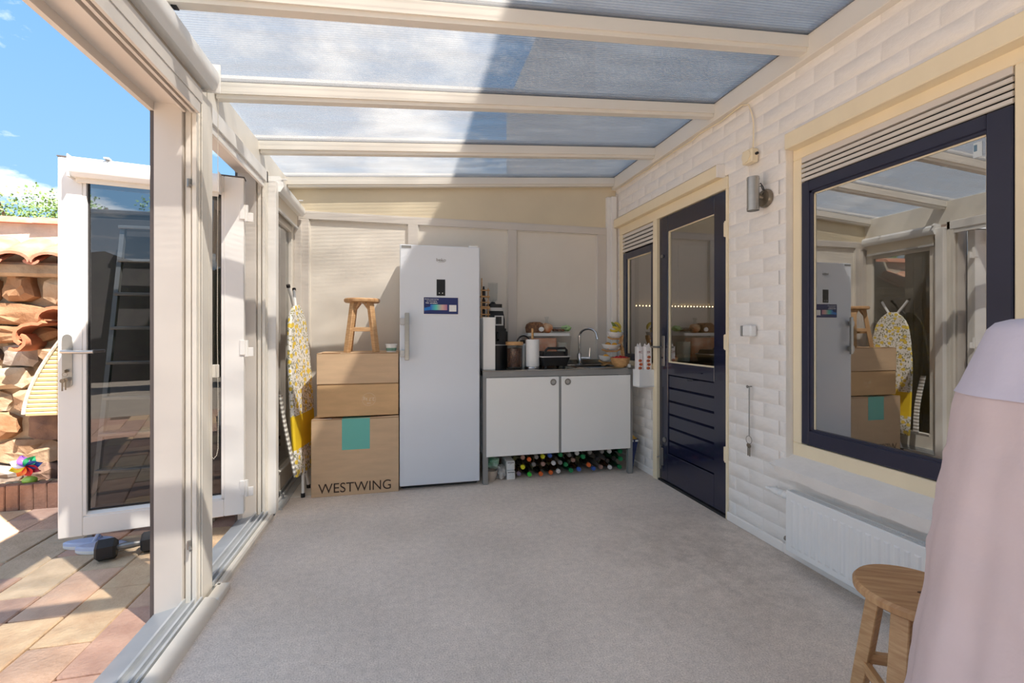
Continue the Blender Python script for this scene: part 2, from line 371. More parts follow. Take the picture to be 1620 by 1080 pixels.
def text(name, body, size, loc, mtl, parent, depth=.0006, rot=None, sx=1, bold=0):
    cu = bpy.data.curves.new('t', 'FONT'); cu.body = body; cu.size = size; cu.extrude = depth; cu.align_x = 'CENTER'; cu.align_y = 'CENTER'; cu.offset = bold
    to = bpy.data.objects.new('t', cu); COL.objects.link(to)
    me = bpy.data.meshes.new_from_object(to.evaluated_get(bpy.context.evaluated_depsgraph_get()))
    bpy.data.objects.remove(to)
    me.transform(Matrix.Diagonal((sx, 1, 1, 1)))
    me.transform(rot or Matrix.Rotation(PI/2, 4, 'X'))
    off = Vector(loc); q = parent
    while q is not None: off -= q.location; q = q.parent
    me.transform(Matrix.Translation(off)); me.materials.clear(); me.materials.append(mtl)
    o = bpy.data.objects.new(name, me); COL.objects.link(o); o.parent = parent; return o

XR, YB, XL = 2.01, 4.10, -0.877
def roofz(x): return 2.68 + (x-2.0)*.0755       # top of the rafters

# ------------------------------------------------------------------ ground, floor
MB().box(-40, 60, -40, 60, -.16, -.11).build('ground', mat('pale_gravel', L(184, 172, 156), .9, var=.15, vscale=2))['kind'] = 'structure'
fl = MB().box(-.825, 2.03, -1.7, YB, -.10, 0).build('floor', M['carpet']); fl['kind'] = 'structure'
st = struct('trim_1', (-.73, 3.83, 0))          # pale tiles where the carpet stops
MB().box(-.80, -.655, 3.56, YB, 0, .004).build('floor_tile', mat('pale_floor_tile', L(236, 230, 220), .4, var=.05), st)

# paving outside: every paver its own piece
pv = struct('ground_1', (-2, 2, -.05)); pv.name = 'pavement'
MB().box(-5.0, -1.03, -2.45, 4.0, -.12, -.062).build('joint_sand', M['joint'], pv)
pm = []
for k in range(6):
    b = MB(); b.box(-.107, .107, -.211, .211, -.03, 0, bev=.005)
    rs = random.Random(k)
    for v in b.bm.verts: v.co += Vector((rs.uniform(-.002, .002), rs.uniform(-.002, .002), rs.uniform(-.0015, .0015)))
    o = b.build('paver', PAVER[k % 5]); pm.append(o.data); bpy.data.objects.remove(o)
x = -1.225+.11; ci = 0
while x > -4.9:
    y = -2.29 + (.24 if ci % 2 else .03) + (2.29 % .43)
    while y < 4.0:
        if True:
            o = bpy.data.objects.new('paver', random.choice(pm)); COL.objects.link(o); o.parent = pv
            o.location = (x+2+random.uniform(-.002, .002), y-2, random.uniform(-.003, .003)); o.rotation_euler.z = random.uniform(-.01, .01)+(PI if random.random() < .5 else 0)
        y += .43
    x -= .22; ci += 1

# ------------------------------------------------------------------ roof (ceiling)
ce = struct('ceiling', (.5, 1.3, 2.5))
def slab(b, x0, x1, y0, y1, zo0, zo1):
    """piece following the roof slope between offsets zo0..zo1 from the rafter top"""
    q = [(x0, roofz(x0)+zo0), (x1, roofz(x1)+zo0), (x1, roofz(x1)+zo1), (x0, roofz(x0)+zo1)]
    b.prism(q, 'y', y0, y1)
RY = [-1.666, -.952, -.238, .476, 1.19, 1.904, 2.612, 3.336, 4.065]
for i, y in enumerate(RY):
    b = MB(); slab(b, -.96, 2.0, y-.032, y+.032, -.058, 0)
    slab(b, -.93, 1.97, y-.022, y+.022, -.078, -.058)
    b.build('rafter', M['alu'], ce)
    b = MB(); slab(b, -1.10, 2.0, y-.035, y+.035, .018, .034); b.build('glazing_bar', M['alu'], ce)
for y0, y1 in zip(RY, RY[1:]):
    b = MB(); slab(b, -1.11, 1.995, y0+.004, y1-.004, .004, .006)
    b.build('roof_sheet', M['poly'], ce)
MB().box(1.965, 2.012, -1.7, YB, 2.572, 2.685, bev=.003).build('ledger_beam', M['alu'], ce)
b = MB(); b.box(1.955, 2.012, -1.7, YB, 2.685, 2.71); b.build('wall_flashing', M['sillgrey'], ce)
MB().box(-1.06, -.935, -1.7, YB+.05, 2.235, 2.455, bev=.004).build('eaves_beam', M['alu'], ce)
b = MB(); b.box(-1.11, -1.06, -1.7, YB+.05, 2.36, 2.372); b.box(-1.11, -1.10, -1.7, YB+.05, 2.372, 2.43); b.build('gutter', M['alu'], ce)

# ------------------------------------------------------------------ back wall
wb = struct('wall_back', (.5, 4.1, 0))
MB().box(-1.02, 2.05, YB+.02, YB+.10, -.1, roofz(-1.0)+.02).build('backing_board', M['panel'], wb)
b = MB(); b.prism([(-.95, 2.2), (2.03, 2.2), (2.03, 2.66), (-.95, 2.44)], 'y', YB+.004, YB+.03); b.build('upper_board', M['panel_up'], wb)
fx = [(-.86, -.775), (.027, .117), (.925, 1.008), (1.81, 1.905)]
b = MB()
b.box(-.86, 1.905, YB-.022, YB+.02, 2.135, 2.195, bev=.003); b.build('top_rail', M['aluwarm'], wb)
MB().box(-.86, 1.905, YB-.012, YB+.02, 2.195, 2.206, bev=.002).build('drip_strip', M['aluwarm'], wb)
MB().box(-.86, 1.905, YB-.022, YB+.02, 0, .10, bev=.003).build('bottom_rail', M['aluwarm'], wb)
for x0, x1 in fx: MB().box(x0, x1, YB-.022, YB+.02, .10, 2.135, bev=.003).build('stile', M['aluwarm'], wb)
for (a, c), (d, e_) in zip(fx, fx[1:]):
    b = MB()                                    # panel with shallow horizontal ribs
    z = .10
    prof = []
    while z < 2.135:
        prof += [(YB+.004, z)]
        z += .5
    prof.append((YB+.004, 2.135)); prof += [(YB+.02, 2.135), (YB+.02, .10)]
    A = [b.bm.verts.new((c, p[0], p[1])) for p in prof]; B = [b.bm.verts.new((d, p[0], p[1])) for p in prof]
    for i in range(len(prof)-1):
        b.bm.faces.new((A[i], A[i+1], B[i+1], B[i]))
    b.build('wall_panel', M['panel'], wb)
    b = MB()
    for q in (c, d-.008): b.box(q, q+.008, YB-.008, YB+.004, .10, 2.135)
    b.box(c, d, YB-.008, YB+.004, 2.127, 2.135); b.build('bead', M['alu'], wb)
b = MB(); b.box(1.905, 1.94, YB-.03, YB+.02, 0, 2.50, bev=.003); b.box(1.94, 1.99, YB-.06, YB+.02, 0, 2.50, bev=.003)
b.build('corner_post', M['aluw'], wb)
MB().cyl((1.997, YB-.045, .02), (1.997, YB-.045, 2.52), .011, n=10).build('conduit', M['aluwarm'], wb)

# ------------------------------------------------------------------ right wall of painted brick
wr = struct('wall_right', (2.05, 2, 0))
b = MB()
OP = [(1.03, 2.06, .45, 2.20), (2.51, 4.00, 0, 2.20)]   # window and door openings (y0,y1,z0,z1)
for y0, y1, z0, z1 in ((-1.7, 1.03, 0, 5.81), (2.06, 2.51, -.1, 5.81), (4.00, 4.6, -.1, 5.81), (1.03, 2.06, -.1, .47), (1.03, 2.06, 2.2, 5.81), (2.51, 4.0, 2.2, 5.81), (3.38, 4.0, -.1, .89)):
    b.box(2.0125, 2.16, y0, y1, z0, z1)
b.build('wall_core', M['mortar'], wr)
CH, BL = .083, .222
bv = []
for k in range(6):
    q = MB(); rs = random.Random(40+k); ys = [-.487, -.468, -.17, .16, .468, .487]; zs_ = [-.468, -.42, .42, .468]; ny, nz2 = 5, 3
    edge = lambda i, j: i in (0, ny) or j in (0, nz2)
    g = [[q.bm.verts.new((.0022 if edge(i, j) else rs.uniform(-.0009, .0003), ys[i]+(rs.uniform(-.004, .004) if edge(i, j) else 0), zs_[j]+(rs.uniform(-.012, .012) if edge(i, j) else rs.uniform(-.02, .02)))) for j in range(nz2+1)] for i in range(ny+1)]
    for i in range(ny):
        for j in range(nz2): q.bm.faces.new((g[i][j], g[i+1][j], g[i+1][j+1], g[i][j+1]))
    rim = [g[i][0] for i in range(ny+1)]+[g[ny][j] for j in range(1, nz2+1)]+[g[i][nz2] for i in range(ny-1, -1, -1)]+[g[0][j] for j in range(nz2-1, 0, -1)]
    bk = [q.bm.verts.new((.006, v.co.y*1.005, v.co.z*1.01)) for v in rim]
    for i in range(len(rim)): q.bm.faces.new((rim[i], bk[i], bk[(i+1) % len(rim)], rim[(i+1) % len(rim)]))
    o = q.build('brick', M['brick'], angle=25); bv.append(o.data); bpy.data.objects.remove(o)
cells = []
z = -.04; row = 0
while z < 2.68:
    zc = z+CH/2
    y = -1.0-(row % 2)*BL/2
    while y < YB:
        segs = [(y, y+BL)]
        for y0, y1, z0, z1 in ((1.03, 2.06, .47, 2.20), (2.51, 3.38, 0, 2.20), (3.38, 4.0, .89, 2.20)):
            if z0 < zc < z1:
                ns = []
                for a, c in segs:
                    if a < y0: ns.append((a, min(c, y0)))
                    if c > y1: ns.append((max(a, y1), c))
                segs = ns
        for a, c in segs:
            c = min(c, YB)
            if c-a > .025: cells.append((a, c, zc))
        y += BL
    z += CH; row += 1
near = [c for c in cells if c[1] > 1.02]
rest = [c for c in cells if c[1] <= 1.02]
near.sort(key=lambda c: c[0]); rest += near[300:]; near = near[:300]
for a, c, zc in near:
    o = bpy.data.objects.new('brick', random.choice(bv)); COL.objects.link(o); o.parent = wr
    o.location = (XR-2.05+random.uniform(-.0008, .0008), (a+c)/2-2, zc); o.scale = (1, (c-a), CH)
    o.rotation_euler = (random.uniform(-.008, .008), 0, 0)
b = MB()
for a, c, zc in rest: b.box(2.010, 2.02, a+.004, c-.004, zc-CH/2+.004, zc+CH/2-.004)
b.build('brick_field', M['brick'], wr, kind='stuff', flat=True)
b = MB(); b.box(1.992, 2.012, 2.06, 2.505, 0, .055, bev=.006); b.box(1.992, 2.012, 3.39, YB, 0, .055, bev=.006); b.box(1.992, 2.012, -1, 2.06, 0, .055, bev=.006)
b.build('baseboard_right', M['brick']); bpy.data.objects['baseboard_right']['kind'] = 'structure'
# the storey above and the rooms behind
b = MB(); b.box(2.16, 7, -2, 9, 2.62, 5.81); b.box(2.01, 2.16, 4.6, 9, -.1, 5.81); b.box(2.01, 2.16, -2.6, -1.7, -.1, 5.81)
o = b.build('wall_upper', M['house']); o['kind'] = 'structure'
b = MB(); b.box(4.3, 4.36, -1.7, 5.5, 0, 2.55); b.box(2.16, 4.3, -1.76, -1.7, 0, 2.55); b.box(2.16, 4.3, 5.5, 5.56, 0, 2.55); b.box(2.16, 4.3, -1.7, 5.5, 2.55, 2.6)
o = b.build('wall_inner', M['kitchen']); o['kind'] = 'structure'
o = MB().box(2.16, 4.3, -1.7, 5.5, -.1, 0).build('floor_inner', M['kfloor']); o['kind'] = 'structure'
o = MB().box(2.0, 2.16, 2.51, 3.38, -.1, .015).build('threshold', M['rubber']); o.name = 'trim_3'; o['kind'] = 'structure'

# ------------------------------------------------------------------ left glazed wall
wl = struct('wall_left', (-.95, 1.2, 0))
def rails(y0, y1, inner=True):
    b = MB(); b.prism([(-1.03, -.06), (-.90, -.06), (-.90, .028), (-.93, .028), (-1.03, .004)], 'y', y0, y1); b.build('threshold_plate', M['sillgrey'], wl)
    b = MB()
    for xx in (-.928, -.888, -.862):
        b.box(xx, xx+.009, y0, y1, .02, .046)
    b.box(-.90, -.845, y0, y1, -.06, .024)
    b.build('threshold_track', M['track'], wl)
    b = MB()
    if inner: b.prism([(-.845, 0), (-.79, 0), (-.794, .018), (-.806, .032), (-.825, .04), (-.845, .042)], 'y', y0, y1)
    else: b.prism([(-.85, 0), (-.822, 0), (-.822, .02), (-.83, .03), (-.85, .03)], 'y', y0, y1)
    b.build('threshold_nosing', M['alu'], wl)
rails(-1.7, 2.235); rails(2.355, 3.205, False)
MB().box(-.845, -.79, 2.235, 2.37, 0, .03, bev=.004).build('threshold_end', M['alu'], wl)
def post(y0, y1, z1, xi=-.86, reveal=True):
    b = MB()
    b.box(-1.03, -.925, y0, y1, -.05, z1, bev=.002)
    b.build('post', M['aluwarm'], wl)
    b = MB(); b.box(-1.045, -1.03, y0+.004, y1-.004, -.05, z1); b.build('outer_seal', M['gapdark'], wl)
    b = MB()
    b.box(-.919, -.897, y0+.015, y1, -.01, z1, bev=.002); b.box(-.89, -.872, y0+.005, y1, .02, z1, bev=.002)
    b.box(-.925, xi-.004, y0+.03, y1, -.01, z1)
    b.box(-.868, xi, y0+.03, y1, .02, z1, bev=.002)
    b.build('track_profile', M['alu'], wl)
post(2.215, 2.355, 2.242)
# narrow frame of the swing-door opening on the hinge side, and the white post past it
post(3.205, 3.262, 2.242, -.885)
MB().box(-.90, -.822, 3.262, 3.33, 0, 2.19, bev=.003).build('white_post', M['aluw'], wl)
# headers
b = MB(); b.box(-1.045, -.925, -1.7, 2.355, 2.165, 2.242); b.box(-1.05, -1.03, -1.7, 2.355, 2.13, 2.17); b.build('header', M['aluwarm'], wl)
b = MB()
for xx in (-.922, -.893, -.868): b.box(xx, xx+.012, -1.7, 2.215, 2.135, 2.20)
b.box(-.925, -.853, -1.7, 2.23, 2.185, 2.242); b.build('header_track', M['aluwarm'], wl)
b = MB(); b.box(-1.04, -.905, 2.355, 3.262, 2.205, 2.242, bev=.002); b.build('header', M['aluwarm'], wl)
b = MB()
b.box(-.925, -.905, 2.355, 3.262, 2.165, 2.21); b.box(-.893, -.878, 2.355, 3.262, 2.128, 2.20); b.box(-.915, -.868, 2.355, 3.262, 2.165, 2.242, bev=.003)
b.build('header_track', M['aluw'], wl)
MB().box(-.935, -.865, 3.262, YB, 2.10, 2.20, bev=.003).build('header', M['aluwarm'], wl)
# window latches on the jamb
for zz in (1.83, .275):
    b = MB(); b.cyl((-.900, 2.222, zz-.012), (-.900, 2.222, zz+.022), .009, n=8); b.cyl((-.900, 2.222, zz), (-.886, 2.20, zz-.01), .006, n=8)
    b.build('latch', M['dsteel'], wl)
# fixed sash beyond the white post
w3 = struct('window_3', (-.90, 3.7, .0))
b = MB(); b.box(-.935, -.885, 3.33, 4.08, .03, .19, bev=.004); b.box(-.935, -.885, 3.33, 3.42, .19, 2.1, bev=.004); b.box(-.935, -.885, 3.98, 4.08, .19, 2.1, bev=.004)
b.box(-.935, -.885, 3.42, 3.98, 2.0, 2.1, bev=.004); b.build('sash_frame', M['alu'], w3)
b = MB(); b.prism([(-.885, .19), (-.872, .185), (-.885, .16)], 'y', 3.42, 3.98); b.build('glazing_bead', M['aluw'], w3)
MB().box(-.914, -.908, 3.42, 3.98, .19, 2.0).build('window_pane', glass_mat('tinted_glass', tint=(.62, .62, .60, 1), base=.12, gain=1.6), w3)
b = MB(); b.box(-.96, -.80, 3.33, 4.08, -.06, .012); b.box(-.86, -.845, 3.33, 4.08, .012, .03); b.box(-.885, -.875, 3.33, 4.08, .012, .04); b.build('bottom_track', M['track'], w3)
MB().box(-.885, -.83, 4.045, YB, .03, 2.12, bev=.003).build('end_jamb', M['aluwarm'], w3)

t = thing('garden_screen', 'taupe slatted screen outside seen through the far left window', 'screen', (-1.22, 3.75, -.05))
for i in range(6): MB().box(-1.235, -1.215, 3.36+i*.088, 3.36+i*.088+.084, -.05, 2.12, bev=.002).build('board', mat('taupe_board', L(196, 182, 160), .7, var=.08) if i == 0 else bpy.data.materials['taupe_board'], t)
MB().box(-1.213, -1.20, 3.36, 3.88, 2.0, 2.06, bev=.002).build('rail', bpy.data.materials['taupe_board'], t)
# ------------------------------------------------------------------ open glazed door leaf (door_2)
hx, hy, fx2, fy2 = -.965, 3.13, -1.825, 2.975
ang = math.atan2(fy2-hy, fx2-hx); LW = .870
LM = Matrix.Translation((hx, hy, 0)) @ Matrix.Rotation(ang, 4, 'Z')   # local +x runs from hinge to free edge; camera side is local +y
d2 = struct('door_2', (hx, hy, .08))
def lp(b, name, m, par, **k):
    b.move(LM); return b.build(name, m, par, **k)
T0, T1 = -.035, .035
SH = .105; ZB, ZT = .08, 2.14
lp(MB().box(0, SH, T0, T1, ZB, ZT, bev=.004), 'stile', M['aluw'], d2)
lp(MB().box(LW-SH, LW, T0, T1, ZB, ZT, bev=.004), 'stile', M['aluw'], d2)
lp(MB().box(SH, LW-SH, T0, T1, ZB, ZB+.105, bev=.004), 'bottom_rail', M['aluw'], d2)
lp(MB().box(SH, LW-SH, T0, T1, ZT-.10, ZT, bev=.004), 'top_rail', M['aluw'], d2)
lp(MB().box(-.003, LW+.003, T0-.004, T1+.002, ZT, ZT+.006), 'edge_strip', M['gapdark'], d2)
b = MB()
for x0, x1 in ((SH, SH+.014), (LW-SH-.014, LW-SH)): b.box(x0, x1, T1-.022, T1-.002, ZB+.105, ZT-.10)
b.prism([(T1-.002, ZB+.105), (T1-.002, ZB+.112), (T1-.028, ZB+.128), (T1-.028, ZB+.105)], 'x', SH, LW-SH)
b.box(SH, LW-SH, T1-.022, T1-.004, ZT-.112, ZT-.10)
lp(b, 'glazing_bead', M['aluw'], d2)
b = MB(); x0, x1, z0, z1 = SH+.014, LW-SH-.014, ZB+.128, ZT-.112
for q in ((x0, x0+.006, z0, z1), (x1-.006, x1, z0, z1), (x0, x1, z0, z0+.006), (x0, x1, z1-.006, z1)): b.box(q[0], q[1], .0, .012, q[2], q[3])
lp(b, 'glazing_seal', M['rubber'], d2)
lp(MB().box(SH, LW-SH, -.004, .004, ZB+.105, ZT-.10), 'glass_pane', M['glass_d'], d2)
ORI = 1  # camera side sign in leaf space (local +y)
h = MB(); hb = []
P8 = [(.828+.021*math.cos(t*PI/8), 1.162+.021*math.sin(t*PI/8)) for t in range(9)]
P8 += [(.828+.021*math.cos(PI+t*PI/8), .915+.021*math.sin(PI+t*PI/8)) for t in range(9)]
h.prism(P8, 'y', T1, T1+.008); hd = lp(h, 'handle_plate', M['steel'], d2)
h = MB(); h.cyl((.835, T1+.006, 1.09), (.835, T1+.045, 1.09), .010, n=12); h.tube([(.842, T1+.045, 1.09), (.80, T1+.046, 1.088), (.75, T1+.046, 1.086), (.705, T1+.044, 1.088)], .0095, 10)
lp(h, 'lever', M['steel'], hd)
h = MB(); h.cyl((.828, T1+.006, .985), (.828, T1+.014, .985), .009, n=12); h.box(.8265, .8295, T1+.012, T1+.034, .978, .992); h.box(.822, .828, T1+.03, T1+.033, .885, .930); h.cyl((.825, T1+.030, .938), (.825, T1+.033, .938), .011, n=12); h.box(.834, .840, T1+.033, T1+.036, .880, .925); h.cyl((.837, T1+.033, .934), (.837, T1+.036, .934), .011, n=12)
h.tube([(.828+.011*math.cos(a), T1+.032, .967+.011*math.sin(a)) for a in [i*PI/5 for i in range(10)]], .001, 5, closed=True)
lp(h, 'door_key', M['brass'], hd)
for zz in (1.93, 1.10, .24):
    h = MB(); h.cyl((-.012, T1-.005, zz-.055), (-.012, T1-.005, zz+.045), .011, n=10); h.box(-.005, .022, T1-.002, T1+.008, zz-.045, zz+.045, bev=.002); h.box(-.05, -.012, T1-.012, T1-.002, zz-.055, zz+.0, bev=.002)
    lp(h, 'hinge', M['aluw'], d2)
# roller blind on the leaf
bl = thing('roller_blind', 'white rolled-up roller blind along the top of the open glazed door', 'blind', (hx-.45, hy-.08, 2.0))
h = MB(); h.prism([(T1, 2.03), (T1+.045, 2.03), (T1+.062, 2.05), (T1+.068, 2.08), (T1+.06, 2.115), (T1+.04, 2.135), (T1, 2.138)], 'x', .125, .80); lp(h, 'cassette', M['white'], bl)
for q_ in (.80, .117): lp(MB().box(q_, q_+.008, T1, T1+.07, 2.02, 2.14, bev=.003), 'end_cap', M['aluw'], bl)
h = MB(); h.box(.13, .785, T1+.012, T1+.024, 2.005, 2.032, bev=.003); lp(h, 'bottom_bar', M['alu'], bl)
h = MB(); h.box(.63, .655, T1+.03, T1+.066, 2.137, 2.146); lp(h, 'clip', M['silver'], bl)

# ------------------------------------------------------------------ roller blinds and chains inside
bl = thing('roller_blind', 'large cream roller blind hanging along the top of the near opening', 'blind', (-.86, .9, 2.17))
def cassette(x, z, r, y0, y1, par):
    h = MB(); h.prism([(x-r, z-r*.9), (x+r*.5, z-r), (x+r*.85, z-r*.7), (x+r, z-r*.15), (x+r*.92, z+r*.45), (x+r*.5, z+r*.9), (x, z+r), (x-r, z+r)], 'y', y0, y1)
    return h.build('cassette', M['white'], par)
cassette(-.865, 2.335, .055, -.8, 2.30, bl)
MB().box(-.926, -.808, 2.30, 2.306, 2.27, 2.40, bev=.002).build('end_cap', M['aluw'], bl)
MB().box(-.878, -.876, -.78, 2.275, 2.21, 2.30).build('blind_fabric', mat('taupe_blind_fabric', L(196, 184, 168), .8, bump=.1, bscale=200), bl)
MB().box(-.888, -.868, -.78, 2.285, 2.186, 2.212, bev=.003).build('bottom_bar', M['silver'], bl)
b = MB(); b.box(-.83, -.812, 1.90, 1.925, 2.385, 2.397); b.build('clip', M['rubber'], bl)
def beads(pts, par, name='bead_chain'):
    h = MB(); P = []
    for a, c in zip(pts, pts[1:]):
        a, c = Vector(a), Vector(c); n = max(1, int((c-a).length/.0075))
        for i in range(n): P.append(a.lerp(c, i/n))
    for p in P:
        r = .0026; v = [h.bm.verts.new(p+Vector(q)*r) for q in ((1, 0, 0), (-1, 0, 0), (0, 1, 0), (0, -1, 0), (0, 0, 1), (0, 0, -1))]
        for q in ((0, 2, 4), (2, 1, 4), (1, 3, 4), (3, 0, 4), (2, 0, 5), (1, 2, 5), (3, 1, 5), (0, 3, 5)): h.bm.faces.new([v[k] for k in q])
    for a, c in zip(pts, pts[1:]): h.cyl(a, c, .0008, n=4, cap=False)
    o = h.build(name, mat('pale_bead_chain', L(216, 208, 194), .4), par, kind='stuff'); return o
beads([(-.862, 2.30, 2.28), (-.860, 2.31, 1.6), (-.858, 2.315, .8), (-.857, 2.318, .66), (-.853, 2.32, .63), (-.846, 2.33, .618), (-.838, 2.34, .63), (-.834, 2.345, .66), (-.833, 2.345, .8), (-.835, 2.34, 1.2), (-.83, 2.335, 2.28)], bl)
MB().box(-.862, -.835, 2.352, 2.366, .985, 1.045, bev=.003).build('chain_holder', M['alu'], bl)
bl = thing('roller_blind', 'small cream roller blind rolled half down over the far left window', 'blind', (-.85, 3.7, 2.0))
cassette(-.838, 2.185, .045, 3.34, 4.03, bl)
b = MB(); b.prism([(-.895, 2.235), (-.815, 2.24), (-.795, 2.215), (-.79, 2.17), (-.81, 2.135), (-.86, 2.13), (-.895, 2.19)], 'y', 3.326, 3.34); b.build('end_cap', M['white'], bl)
for q_ in (3.32, 3.82): MB().box(-.80, -.77, q_, q_+.015, 2.215, 2.222).build('clip', M['white'], bl)
MB().box(-.852, -.850, 3.36, 4.01, 2.05, 2.16).build('blind_fabric', mat('cream_blind_fabric', L(224, 214, 196), .8), bl)
MB().box(-.858, -.842, 3.355, 4.015, 2.03, 2.052, bev=.003).build('bottom_bar', M['silver'], bl)

# ------------------------------------------------------------------ navy door, side window, big window in the brick wall
tr = struct('trim_2', (2.03, 3.2, 1.1))          # cream painted timber frame of door and side window
def fr(y0, y1, z0, z1, name, x0=1.998, x1=2.08, m='wood_trim', bev=.004): return MB().box(x0, x1, y0, y1, z0, z1, bev=bev).build(name, M[m], tr)
fr(2.545, 4.03, 2.19, 2.27, 'lintel_board', 1.955, 2.04)
MB().box(1.95, 2.04, 2.538, 2.546, 2.188, 2.272).build('board_end', M['brick'], tr)
fr(2.505, 4.00, 2.112, 2.19, 'head')
fr(2.505, 2.522, .0, 2.112, 'jamb'); fr(3.318, 3.375, .0, 2.112, 'mullion', 1.985)
fr(3.935, 4.00, .89, 2.112, 'jamb'); fr(3.375, 3.935, .89, .935, 'window_board', 1.98)
MB().prism([(1.955, 2.272), (2.02, 2.272), (2.02, 2.283)], 'y', 2.545, 4.03).build('lead_strip', M['brick'], tr)
d1 = struct('door_1', (2.03, 2.92, 0))
b = MB(); y0, y1 = 2.525, 3.315
b.box(2.012, 2.052, y0, y0+.125, .02, 2.108, bev=.003); b.box(2.012, 2.052, y1-.115, y1, .02, 2.108, bev=.003)
b.build('stile', M['navy'], d1)
for z0, z1, nm in ((1.985, 2.108, 'top_rail'), (.86, .955, 'middle_rail'), (.02, .24, 'bottom_rail')): MB().box(2.012, 2.052, y0+.125, y1-.115, z0, z1, bev=.003).build(nm, M['navy'], d1)
b = MB(); b.box(2.02, 2.044, 2.65, 3.2, .955, .965); b.box(2.02, 2.044, 2.65, 2.656, .965, 1.985); b.box(2.02, 2.044, 3.194, 3.2, .965, 1.985); b.box(2.02, 2.044, 2.65, 3.2, 1.979, 1.985)
b.build('glazing_bead', M['wood_trim'], d1)
MB().box(2.030, 2.036, 2.655, 3.195, .965, 1.98).build('door_pane', M['glass_w'], d1)
for i in range(6):
    z0 = .24+i*.1035
    b = MB(); b.prism([(2.036, z0), (2.0275, z0+.004), (2.021, z0+.008), (2.021, z0+.094), (2.0275, z0+.098), (2.036, z0+.1035)], 'y', 2.65, 3.2)
    b.build('panel_slat', M['navy'], d1)
for zz in (1.855, 1.13, .41):
    b = MB(); b.cyl((2.004, 2.524, zz-.05), (2.004, 2.524, zz+.05), .009, n=10); b.box(2.004, 2.012, 2.524, 2.545, zz-.045, zz+.045)
    for k in (-.02, .015): b.cyl((2.004, 2.524, zz+k), (2.004, 2.524, zz+k+.003), .0096, n=10)
    b.build('hinge', M['wood_trim'], d1)
b = MB(); b.box(2.004, 2.012, 3.235, 3.275, .925, 1.165, bev=.003); hp = b.build('handle_plate', M['dsteel'], d1)
b = MB(); b.cyl((2.004, 3.262, 1.075), (1.955, 3.262, 1.075), .008, n=10); b.tube([(1.957, 3.266, 1.075), (1.954, 3.30, 1.075), (1.956, 3.345, 1.073)], .008, 8); b.build('lever', M['dsteel'], hp)
b = MB(); b.cyl((2.004, 3.262, .99), (1.998, 3.262, .99), .008, n=10); b.build('keyhole', M['rubber'], hp)
b = MB(); b.cyl((2.012, 3.27, 1.80), (2.002, 3.27, 1.80), .014, n=14); b.build('lock_rose', M['dsteel'], d1)
b = MB(); b.cyl((2.012, 3.24, .34), (2.004, 3.24, .34), .02, n=14); b.build('lock_rose', M['dsteel'], d1)
b = MB(); b.box(2.0, 2.012, 3.255, 3.30, .13, .27, bev=.002); b.cyl((1.996, 3.28, .10), (1.996, 3.28, .29), .006, n=8); b.cyl((1.996, 3.28, .2), (1.98, 3.30, .19), .005, n=8); b.build('floor_bolt', M['dsteel'], d1)
b = MB(); b.cyl((2.012, 2.79, .905), (1.995, 2.79, .905), .004, n=8); b.cyl((2.012, 2.90, .845), (1.985, 2.90, .845), .003, n=8); b.cyl((1.985, 2.90, .845), (1.985, 2.85, .848), .003, n=8); b.build('hook', M['rubber'], d1)

w2 = struct('window_2', (2.03, 3.65, .9))
b = MB(); y0, y1, z0, z1 = 3.378, 3.932, .938, 1.93
for q in ((y0, y0+.06, z0, z1), (y1-.06, y1, z0, z1), (y0+.06, y1-.06, z0, z0+.06), (y0+.06, y1-.06, z1-.06, z1)): b.box(2.004, 2.06, q[0], q[1], q[2], q[3], bev=.004)
b.build('sash_frame', M['navy'], w2)
b = MB()
for q in ((y0+.06, y0+.066, z0+.06, z1-.06), (y1-.066, y1-.06, z0+.06, z1-.06), (y0+.06, y1-.06, z1-.066, z1-.06)): b.box(2.02, 2.05, *q)
b.build('glazing_bead', M['wood_trim'], w2)
MB().box(2.03, 2.036, y0+.06, y1-.06, z0+.06, z1-.06).build('window_pane', M['glass_w'], w2)
def louvre(x, y0, y1, z0, z1, par, n=3):
    o = MB().box(x, x+.05, y0, y1, z0, z1).build('vent_back', M['rubber'], par)
    MB().box(x-.022, x+.03, y0, y1, z1-.028, z1, bev=.002).build('vent_head', M['aluwarm'], par)
    p = (z1-.03-z0)/n
    for i in range(n):
        a = z0+i*p
        MB().prism([(x-.022, a+.003), (x-.016, a), (x+.004, a+p*.66), (x+.004, a+p*.76), (x-.018, a+p*.74), (x-.022, a+p*.66)], 'y', y0, y1).build('vent_slat', M['aluwarm'], par)
louvre(2.022, 3.378, 3.932, 1.94, 2.105, w2, 4)

tr = struct('trim_4', (2.07, 1.5, .5))           # cream timber frame of the big window
def fr2(y0, y1, z0, z1, name, x0=2.055, x1=2.12): return MB().box(x0, x1, y0, y1, z0, z1, bev=.004).build(name, M['wood_trim'], tr)
fr2(1.03, 2.059, 2.12, 2.2, 'head'); fr2(2.005, 2.059, .60, 2.12, 'jamb'); fr2(1.03, 1.135, .60, 2.12, 'jamb'); fr2(1.03, 2.059, .52, .60, 'bottom_rail')
MB().box(1.985, 2.06, .80, 2.045, 2.172, 2.256, bev=.004).build('lintel_board', M['wood_trim'], tr)
w1 = struct('window_1', (2.07, 1.55, .6))
b = MB(); y0, y1, z0, z1 = 1.138, 2.002, .604, 1.985
for q in ((y0, y0+.075, z0, z1), (y1-.045, y1, z0, z1), (y0+.075, y1-.045, z0, z0+.075), (y0+.075, y1-.045, z1-.055, z1)): b.box(2.052, 2.11, *q, bev=.004)
b.build('outer_frame', M['navyw'], w1)
b = MB(); 
